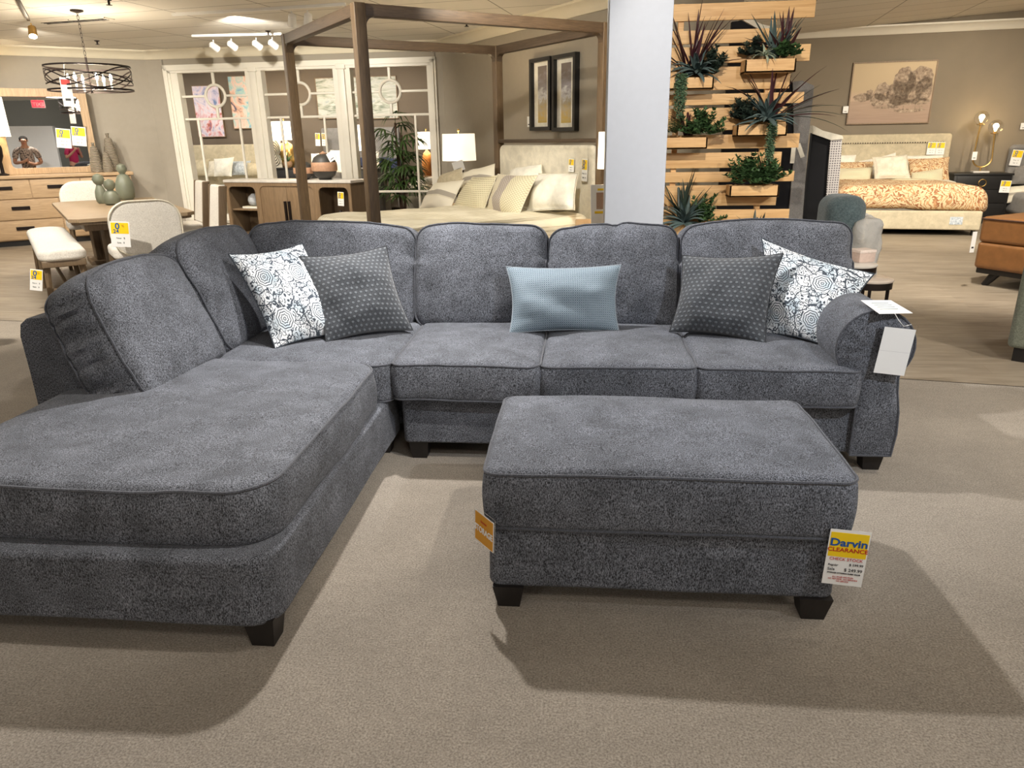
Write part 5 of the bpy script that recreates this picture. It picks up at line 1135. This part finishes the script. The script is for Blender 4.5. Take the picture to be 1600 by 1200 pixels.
for i, (px, mat, lb) in enumerate(((((300, 250), (328, 248), (328, 275), (300, 276)), MT['beige'], 'ruffled beige pillow at the left of the bed beyond the window'), (((326, 252), (350, 248), (350, 276), (324, 276)), MT['cream'], 'cream pillow second from the left on the bed beyond the window'),
      (((334, 248), (366, 245), (362, 276), (334, 276)), MT['ivory'], 'ivory crinkled pillow in the middle of the bed beyond the window'), (((363, 252), (392, 251), (390, 274), (362, 274)), MT['paleblue'], 'pale blue pillow on the bed beyond the window'), (((386, 254), (410, 256), (412, 275), (384, 275)), MT['beige'], 'small beige pillow at the right of the bed beyond the window'))):
    bp(-.15+.09*(i % 3), .14, px, mat, lb, .16, i, 0, False, 'bed_pillow', GF, FBp)
cs = farp(452, 262, 14.6); rt = stand('console_cabinet', (cs.x, 14.75, 0), 0, .95, .42, cs.z, MT['blackwood'], 'dark console cabinet beyond the window under a cream lamp', 'cabinet')
lc = farp(444, 200, 14.75); lamp(Vector((lc.x, 14.75, cs.z)), 27/ppm(lc)*.95, farp(444, 219, 14.75).z-cs.z, farp(444, 190, 14.75).z-cs.z, 'cream drum lamp on the dark console beyond the window', 'brass', st=1.8, power=18, kind=2)
dc = farp(432, 256, 14.65); rt = empty('ring_sculpture', (dc.x, 14.62, cs.z), 0, 'square plaque carved with concentric rings on the console beyond the window', 'ornament'); hh_ = farp(430, 215, 14.65).z-cs.z
B(rt, 'plaque', MT['cream'], (-.14, .14, -.02, .02, 0, hh_), b=.01)
for i in range(5): MB().tube([(.026*(i+1)*math.cos(t*math.pi/14), -.024, hh_/2+.05*(i+1)*math.sin(t*math.pi/14)*1.0) for t in range(28)], .007, 5, True).build('ring', MT['blackmetal'], rt)
dc = farp(451, 257, 14.6); rt = empty('potted_succulent', (dc.x, 14.56, cs.z), 0, 'small green succulent in a clay pot on the console beyond the window', 'plant'); MB().lathe([(.05, 0), (.08, .03), (.09, .08), (.075, .12)], 18).build('pot', plain('clay_pot', (150, 116, 84), .7), rt); mb = MB()
for i in range(16): blade(mb, (0, 0, .11), RG.uniform(0, 6.28), math.radians(RG.uniform(35, 85)), .19, .016, .3)
mb.build('leaves', LF['green'], rt)
gb = empty('grey_headboard_bed', (farp(560, 260, 15.3).x, 15.1, 0), 0, 'grey headboard bed with navy throw beyond the second window bay', 'bed')
hx_ = (farp(600, 250, 15.3).x-farp(490, 250, 15.3).x)/2; B(gb, 'headboard', MT['greyfab'], (-hx_-.05, hx_+.1, .4, .5, .1, farp(520, 200, 15.4).z), b=.03)
v, f = rbox(hx_, .8, .22, .12, .08, 8, 3, lambda p: Vector((p.x, p.y-.45, p.z+.5))+nz3(p, 3, .03)); MB().add(v, f).build('bedding', MT['ivory'], gb, angle=80)
v, f = rbox(hx_-.1, .1, .14, .08, .05, 10, 3, lambda p: Vector((p.x+.25, p.y+.28, p.z+.98))+nz3(p, 4, .04)); MB().add(v, f).build('navy_bolster', MT['navy'], gb, angle=80)
FBq = Pl((0, 15.2), (1, 0)); GG = 'pillows on the grey headboard bed beyond the window'
for i, (px, lb) in enumerate(((((486, 240), (508, 238), (508, 268), (486, 268)), 'white pillow seen left of the large jar beyond the window'), (((516, 234), (536, 234), (536, 270), (516, 270)), 'cream pillow seen right of the large jar beyond the window'), (((572, 236), (592, 236), (594, 270), (572, 270)), 'cream pillow seen right of the tall bed post beyond the window'))):
    bp(.2, .14, px, MT['ivory'], lb, .16, i, 0, False, 'bed_pillow', GG, FBq)
for (x, lb) in ((496, 'promotional price card on the grey headboard beyond the window, left one'), (506, 'promotional price card on the grey headboard beyond the window, right one')): price_tag(farp(x, 208, 15.3), .1, .25, 0, math.radians(3), lb)
c_ = farp(583, 300, 13.7); dr = stand('charcoal_chest', (c_.x+.02, 13.5, 0), 0, .62, .42, farp(583, 262, 13.6).z, plain('charcoal_paint', (88, 84, 80), .5), 'charcoal chest standing behind the right window bay next to the palm', 'chest')
lq = farp(556, 210, 13.9); lamp(Vector((lq.x+.03, 13.85, farp(583, 262, 13.6).z)), .13, .3, .75, 'slim glowing lamp beyond the window, partly behind the tall bed post', 'blackmetal', st=2.4, power=10, kind=1)
lq = farp(665, 232, 14.1); zt8 = farp(665, 275, 14.0).z; stand('rattan_table', (lq.x+.05, 14.1, 0), 0, .5, .45, zt8, MT['brownoak'], 'brown side cabinet beyond the right end of the window', 'cabinet')
lamp(Vector((lq.x+.02, 14.1, zt8)), 12.5/ppm(lq)*1.3, farp(665, 233, 14.1).z-zt8, farp(665, 206, 14.1).z-zt8, 'cream shade lamp with orange body beyond the right window bay', plain('orange_ceramic', (196, 128, 62), .4), st=1.5, power=12, kind=2)
aq = farp(668, 300, 13.3); ac_ = empty('cream_armchair', (aq.x, 13.35, 0), -.3, 'cream curved back armchair with white throw beyond the right window bay', 'chair')
v, f = rbox(.36, .34, .2, .2, .1, 8, 3, lambda p: Vector((p.x, p.y, p.z+.32))+nz3(p, 4, .02)); MB().add(v, f).build('seat', MT['ivory'], ac_, angle=80)
MB().tube([(.38*math.cos(t), .34*math.sin(t)+.02, .62+.14*math.sin(t)) for t in [math.pi*i/16 for i in range(17)]], .065, 12).build('backrest', MT['boucle'], ac_)
v, f = rbox(.2, .24, .1, .1, .08, 6, 3, lambda p: Vector((p.x-.1, p.y-.02, p.z+.58))+nz3(p, 5, .05)); MB().add(v, f).build('throw', MT['ivory'], ac_, angle=80)
for sx in (-1, 1):
    for sy in (-1, 1): MB().tube([(sx*.28, sy*.25, .15), (sx*.3, sy*.27, 0)], .02, 6).build('leg', MT['darkoak'], ac_)
# ---- palm
pb_ = atz(632, 318, .35); PY = 12.72; pc = aty(629, 318, PY); pl_ = empty('potted_palm', (pc.x, PY, 0), 0, 'tall green bamboo palm with drooping fans standing behind the right window bay', 'plant')
MB().lathe([(.12, 0), (.17, .05), (.19, .28), (.17, .30)], 24).build('pot', MT['blackwood'], pl_)
top = aty(622, 160, PY).z; stems = [(-.04, .0, 1.75), (.05, .03, 1.55), (.0, -.04, 1.3), (.08, -.03, 1.0), (-.06, .04, .85)]; mb = MB()
for (x, y, h) in stems: mb.tube([(x*.6, y*.6, .25), (x*.8, y, h*.5), (x, y, min(h, top-.1))], .018, 6)
mb.build('stem', LF['stemb'], pl_); mb = MB()
for (x, y, h) in stems:
    for k in range(9):
        z = min(h, top-.12)-k*.09*(h/1.6); az = k*2.4+x*30; L = .26; e = math.radians(38 if k else 75); tip = Vector((x+math.cos(az)*L*math.cos(e), y+math.sin(az)*L*.5*math.cos(e), z+L*math.sin(e)*.6))
        mb.tube([(x, y, z), tip], .005, 4)
        for j in range(9): blade(mb, tip, az+(j-4)*.36, math.radians(28-abs(j-4)*4), RG.uniform(.26, .38), .02, RG.uniform(1.0, 2.0), 6)
mb.build('fronds', LF['palm'], pl_, angle=60)
# ================================================================== ceiling fittings
def track(p0, p1, heads, label, hcol='white'):
    rt = empty('light_track', p0, math.atan2((p1-p0).y, (p1-p0).x), label, 'light fixture', 'ceiling light tracks'); L = (p1-p0).length; B(rt, 'rail', MT[hcol], (0, L, -.018, .018, -.03, 0), b=.002)
    return rt
def head(px, py, z, yaw, label, tilt=35, col='white', glow=False):
    p = atz(px, py, z); zz = zc(p.x, p.y); rt = empty('spot_head', (p.x, p.y, zz-.03), yaw, label, 'spotlight', 'ceiling spot heads')
    MB().tube([(0, 0, 0), (0, 0, -.07)], .008, 6).build('stem', MT[col], rt); t = math.radians(tilt); d_ = Vector((math.cos(t), 0, -math.sin(t)))
    c0_ = Vector((0, 0, -.09)); MB().tube([c0_-d_*.07, c0_-d_*.05, c0_+d_*.07], [.02, .045, .05], 14).build('can', MT[col], rt)
    MB().tube([c0_+d_*.07, c0_+d_*.073], [.042, .042], 14).build('lens', emis('spot_lens', (255, 238, 210), 60 if glow else 2.5), rt); return p
CZ = 2.9
t0, t1 = atz(24, -6, CZ), atz(45, 33, CZ); track(Vector((t0.x, t0.y, zc(0, 1))), Vector((t1.x, t1.y, zc(0, 1))), 0, 'dark ceiling track running to the bright spot at top left', 'blackmetal')
p = head(48, 36, CZ, math.radians(-60), 'bright glowing spot head at the end of the dark track', 60, 'brass', True)
t0, t1 = atz(300, 58, CZ), atz(440, 55, CZ); track(Vector((t0.x, t0.y, 2.93)), Vector((t1.x, t1.y, 2.93)), 0, 'white ceiling track over the interior window wall')
for x, y, lb in ((333, 62, 'white spot head over the window wall, first from the left on the far track'), (361, 60, 'white spot head over the window wall, second from the left on the far track'), (400, 59, 'white spot head over the window wall, third on the far track'), (425, 58, 'white spot head over the window wall, last on the far track')): head(x, y, CZ, math.radians(60), lb, 30)
t0, t1 = atz(270, 25, CZ), atz(540, 9, CZ); track(Vector((t0.x, t0.y, 2.93)), Vector((t1.x, t1.y, 2.93)), 0, 'long ceiling track left of the tall bed post')
for x, y, lb in ((455, 17, 'white spot head nearest the canopy bed corner, left of a pair'), (480, 16, 'white spot head nearest the canopy bed corner, right of a pair')): head(x, y, CZ, math.radians(120), lb, 50)
for i, (x, y, lb) in enumerate(((170, 4, 'ceiling sprinkler above the cage pendant'), (152, 67, 'ceiling sprinkler above the left wall crown'), (419, 52, 'ceiling sprinkler near the far track'), (729, 38, 'ceiling sprinkler seen under the canopy rail'))):
    p = atz(x, y, CZ); rt = empty('sprinkler', (p.x, p.y, zc(p.x, p.y)), 0, lb, 'sprinkler', 'ceiling sprinklers'); MB().lathe([(.04, 0), (.03, -.01), (.012, -.015), (.012, -.05), (.03, -.052), (.03, -.056)], 12).build('body', MT['blackmetal'], rt)
p = atz(118, 36, CZ); rt = empty('ceiling_vent', (p.x, p.y, 2.93), math.radians(-9), 'dark slotted ceiling vent behind the pendant chain', 'vent'); B(rt, 'frame', MT['ceil'], (-.5, .5, -.09, .09, -.012, 0), b=0)
for k in range(3): B(rt, 'slot', MT['black'], (-.46, .46, -.06+k*.045, -.045+k*.045, -.016, -.012), b=0)
# ================================================================== behind the viewer: what the dresser mirror shows
def person(x, y, yaw, label, shirt, H=1.62, arms='phone', trouser=(40, 42, 52), hairlong=False):
    rt = empty('person', (x, y, 0), yaw, label, 'person'); s = H/1.7
    def skin_mesh(name, verts, edges, mat, lvl=2):
        me = bpy.data.meshes.new(name); me.from_pydata([Vector(p[:3])*s for p in verts], edges, []); o = bpy.data.objects.new(name, me); COL.objects.link(o)
        sm = o.modifiers.new('skin', 'SKIN')
        for i, p in enumerate(verts): me.skin_vertices[0].data[i].radius = (p[3]*s, p[3]*s*(p[4] if len(p) > 4 else 1))
        me.skin_vertices[0].data[0].use_root = True; o.modifiers.new('sub', 'SUBSURF').levels = lvl; o.modifiers['sub'].render_levels = lvl; bpy.context.view_layer.update()
        ev = o.evaluated_get(bpy.context.evaluated_depsgraph_get()); m2 = bpy.data.meshes.new_from_object(ev); o.modifiers.clear(); o.data = m2; m2.materials.clear(); m2.materials.append(mat)
        for pl__ in m2.polygons: pl__.use_smooth = True
        o.parent = rt; return o
    # faces +y; arms either hold a phone up or hang
    if arms == 'phone': RA = [(.19, 0, 1.40, .055), (.27, .05, 1.14, .044), (.10, .27, 1.36, .033), (.06, .33, 1.44, .03)]; LA = [(-.19, 0, 1.40, .055), (-.27, .05, 1.14, .044), (-.10, .27, 1.36, .033), (-.06, .33, 1.44, .03)]
    else: RA = [(.2, 0, 1.40, .058), (.28, .02, 1.12, .046), (.12, .2, 1.08, .034), (.02, .22, 1.12, .03)]; LA = [(-.2, 0, 1.40, .058), (-.28, .02, 1.12, .046), (-.12, .2, 1.14, .034), (-.02, .22, 1.18, .03)]
    V_ = [(0, 0, .95, .15, .75), (0, 0, 1.12, .125, .8), (0, 0, 1.32, .15, .7), (0, 0, 1.44, .07), (0, .01, 1.52, .052), (0, .02, 1.60, .075, 1.2), (0, .02, 1.68, .07, 1.2)]
    E_ = [(0, 1), (1, 2), (2, 3), (3, 4), (4, 5), (5, 6)]; b0 = 7
    V_ += RA+LA; E_ += [(3, 7), (7, 8), (8, 9), (9, 10), (3, 11), (11, 12), (12, 13), (13, 14)]
    V_ += [(.1, 0, .86, .09), (.11, .02, .48, .06), (.11, 0, .08, .042), (.11, .12, .035, .035), (-.1, 0, .86, .09), (-.11, .02, .48, .06), (-.11, 0, .08, .042), (-.11, .12, .035, .035)]
    E_ += [(0, 15), (15, 16), (16, 17), (17, 18), (0, 19), (19, 20), (20, 21), (21, 22)]
    for sg, hb in ((1, 10), (-1, 14)):
        hx, hy, hz = V_[hb][:3]
        for k in range(4):
            i0 = len(V_); V_ += [(hx-sg*.015, hy+.035, hz-.02+k*.018, .009), (hx-sg*.045, hy+.045, hz-.02+k*.018, .008)]; E_ += [(hb, i0), (i0, i0+1)]
        i0 = len(V_); V_ += [(hx-sg*.02, hy-.005, hz+.05, .010)]; E_ += [(hb, i0)]
    skin_mesh('body', V_, E_, MT['skin'])
    skin_mesh('shirt', [(0, 0, .93, .175, .8), (0, 0, 1.12, .155, .85), (0, 0, 1.32, .175, .75), (0, 0, 1.43, .09)]+[tuple(list(p[:3])+[p[3]+.022]) for p in (RA[0], (RA[0][0]*.3+RA[1][0]*.7, RA[1][1]*.7, RA[0][2]*.3+RA[1][2]*.7, .05))]+[tuple(list(p[:3])+[p[3]+.022]) for p in (LA[0], (LA[0][0]*.3+LA[1][0]*.7, LA[1][1]*.7, LA[0][2]*.3+LA[1][2]*.7, .05))], [(0, 1), (1, 2), (2, 3), (3, 4), (4, 5), (3, 6), (6, 7)], shirt)
    skin_mesh('trousers', [(0, 0, .95, .16, .8), (.1, 0, .84, .105), (.11, .02, .48, .08), (.11, 0, .1, .06), (-.1, 0, .84, .105), (-.11, .02, .48, .08), (-.11, 0, .1, .06)], [(0, 1), (1, 2), (2, 3), (0, 4), (4, 5), (5, 6)], plain('dark_trousers', trouser, .9))
    skin_mesh('hair', [(0, .0, 1.715, .105), (0, -.05, 1.66, .10), (0, -.06, 1.52 if hairlong else 1.58, .075)], [(0, 1), (1, 2)], MT['hair'])
    hd = MB().lathe([(.001, 0), (.012, .01), (.008, .035)], 8, (0, .105*s, 1.60*s)).build('nose', MT['skin'], rt)
    for sx in (-1, 1): MB().lathe([(.001, -.008), (.009, 0), (.001, .008)], 8, (sx*.032*s, .098*s, 1.645*s)).build('eye', MT['ink'], rt); MB().lathe([(.001, -.025), (.012, 0), (.001, .025)], 8, (sx*.085*s, .01, 1.63*s)).build('ear', MT['skin'], rt)
    MB().box(-.025*s, .025*s, .098*s, .104*s, 1.565*s, 1.575*s).build('mouth', MT['red'], rt)
    return rt
ph = person(.03, -.42, -YAW*-1, 'person in a magenta polo shirt holding up a phone, seen in the dresser mirror', plain('magenta_polo', (168, 34, 78), .85), 1.60, 'phone', (30, 30, 36), True)
pr = empty('phone', (0, -.035, 1.47), YAW, 'black phone held up by the person in magenta', 'phone'); B(pr, 'case', MT['blackwood'], (-.075, .075, -.005, .005, -.036, .036), b=.004)
m = Mt('patterned_shirt_cloth', .9); ch_ = m.n('ShaderNodeTexVoronoi', Vector=m.co(), Scale=26.0).outputs['Distance']; m.col(m.ramp(ch_, (.25, srgb((60, 48, 46))), (.55, srgb((176, 160, 150)))))
dd = ray(40, 235); mp = MR.hit(40, 235); nn = Vector((MR.n.x, MR.n.y, 0)); rd = (dd-2*dd.dot(nn)*nn).normalized(); pp_ = mp+rd*7.4
person(pp_.x, pp_.y, math.atan2((mp-pp_).y, (mp-pp_).x)-math.pi/2, 'person in a brown and white patterned shirt with folded arms, seen in the dresser mirror', m.m, 1.66, 'fold', (50, 50, 56))
def refl(px, py, dist): d_ = ray(px, py); h_ = MR.hit(px, py); return h_+(d_-2*d_.dot(nn)*nn).normalized()*dist
ex = refl(60, 165, 15.0); rt = empty('exit_sign', (ex.x, ex.y, zc(0, 1)), math.atan2((Vector((-8.1, 11.6, 0))-ex).y, (Vector((-8.1, 11.6, 0))-ex).x)+math.pi/2, 'red lit exit sign hanging from the ceiling, seen in the dresser mirror', 'sign')
B(rt, 'housing', MT['white'], (-.19, .19, -.02, .02, -.32, -.08), b=.005); B(rt, 'lit_face', emis('exit_glow', (255, 40, 50), 3), (-.17, .17, -.024, -.02, -.30, -.10), b=0); font('EXIT', .15, MT['white'], rt, (0, -.026, -.26), bold=.004)
B(rt, 'hanger', MT['white'], (-.01, .01, -.01, .01, -.08, 0), b=0)
sf = refl(45, 262, 17.0); rt = empty('display_shelf', (sf.x, sf.y, 0), .6, 'white display shelving unit behind the viewer, seen in the dresser mirror', 'shelf')
B(rt, 'side_panel', MT['white'], (-1.0, -.96, -.2, .2, 0, 2.1), b=0); B(rt, 'side_panel', MT['white'], (.96, 1.0, -.2, .2, 0, 2.1), b=0); B(rt, 'back_panel', MT['white'], (-1, 1, .18, .2, 0, 2.1), b=0)
for z in (.05, .5, .95, 1.4, 1.85, 2.06): B(rt, 'shelf_board', MT['white'], (-.96, .96, -.2, .18, z, z+.03), b=0)
# ================================================================== light
w = bpy.data.worlds.new('world'); SC.world = w; w.use_nodes = True
w.node_tree.nodes['Background'].inputs[0].default_value = (1, .96, .9, 1); w.node_tree.nodes['Background'].inputs[1].default_value = .2
def spot(loc, target, power, size=75, blend=.5, col=(1, .92, .8), rad=.04):
    d = bpy.data.lights.new('ceiling_spot', 'SPOT'); d.energy = power; d.spot_size = math.radians(size); d.spot_blend = blend; d.color = col; d.shadow_soft_size = rad
    o = bpy.data.objects.new('ceiling_spot', d); COL.objects.link(o); o.location = loc
    o.rotation_euler = (Vector(target)-Vector(loc)).to_track_quat('-Z', 'Y').to_euler(); return o
def area(loc, sx, sy, power, col=(1, .95, .87)):  # added soft fill just under the ceiling, no fixture belongs to it
    d = bpy.data.lights.new('fill_light', 'AREA'); d.shape = 'RECTANGLE'; d.size = sx; d.size_y = sy; d.energy = power; d.color = col
    o = bpy.data.objects.new('fill_light', d); COL.objects.link(o); o.location = loc; return o
COOL = (.9, .94, 1); WARM = (1, .88, .7)
spot((-1.0, 3.75, 2.88), (.5, 2.2, 0), 265, 112, .5, (1, .97, .94), .05)
spot((.9, 1.9, 2.88), (-2.0, 3.1, .6), 190, 60, .6, (1, .94, .86))
spot((2.0, .8, 2.88), (.6, 4, .8), 170, 70, .6, COOL)
spot((2.6, 3.0, 2.88), (1.6, 4.0, 0), 60, 90, .6)
spot((-4.4, 4.6, 2.88), (-5.8, 7.2, .3), 340, 90, .6, (1, .93, .82))
spot((-7.5, 7.6, 2.88), (-8.2, 10.4, .0), 200, 90, .6, (1, .93, .82))
spot((-7.2, 9.6, 2.88), (-7.9, 11.9, 1.4), 140, 90, .6, (1, .92, .8))
spot((-4.2, 9.3, 2.88), (-4.7, 12.3, 1.2), 210, 110, .6, (1, .93, .82))
spot((-2.6, 4.6, 2.88), (-1.2, 7.6, .9), 180, 70, .6, (1, .92, .78))
spot((-.2, 4.9, 2.88), (-.9, 9.6, 1.2), 160, 80, .6, (1, .92, .78))
spot((.6, 3.0, 2.88), (1.2, 5.9, 1.3), 170, 60, .5, (1, .92, .8))
spot((5.0, 8.6, 3.1), (5.0, 12.5, .8), 400, 80, .6, WARM)
spot((6.4, 9.8, 3.2), (6.6, 13.3, 1.0), 160, 80, .6, WARM)
spot((3.4, 6.6, 3.0), (4.2, 8.8, 0), 330, 100, .7); spot((2.6, 9.0, 3.0), (3.2, 10.8, 0), 180, 100, .7)
spot((4.0, 2.6, 3.0), (3.2, 5.4, 0), 190, 90, .6)
for x in (-9.5, -7.5, -5.5): spot((x, 13.6, 2.88), (x, 15.6, 1.0), 95, 110, .6)
spot((-3.8, 13.4, 2.88), (-4.0, 15.5, .8), 150, 110, .6)
spot((-2, -3, 2.88), (-2, -6, 1.2), 200, 110, .6); spot((3, -3, 2.88), (3, -6, 1.2), 200, 110, .6)
for x, y in ((-3, -3), (3, -3), (-6, 2), (5, 2), (-6, 8), (1, 9.5), (6, 7)): area((x, y, zc(x, y)-.03), 1.2, .6, 46)  # added fill spread over the showroom to lift the overall brightness
area((.3, -.4, zc(0, 0)-.03), 1.2, .6, 24)  # weaker added fill above the viewer, lifts front faces and near carpet
SC.view_settings.view_transform = 'Standard'; SC.view_settings.look = 'None'; SC.view_settings.exposure = 0.5; SC.view_settings.gamma = 1
SC.view_settings.use_curve_mapping = False
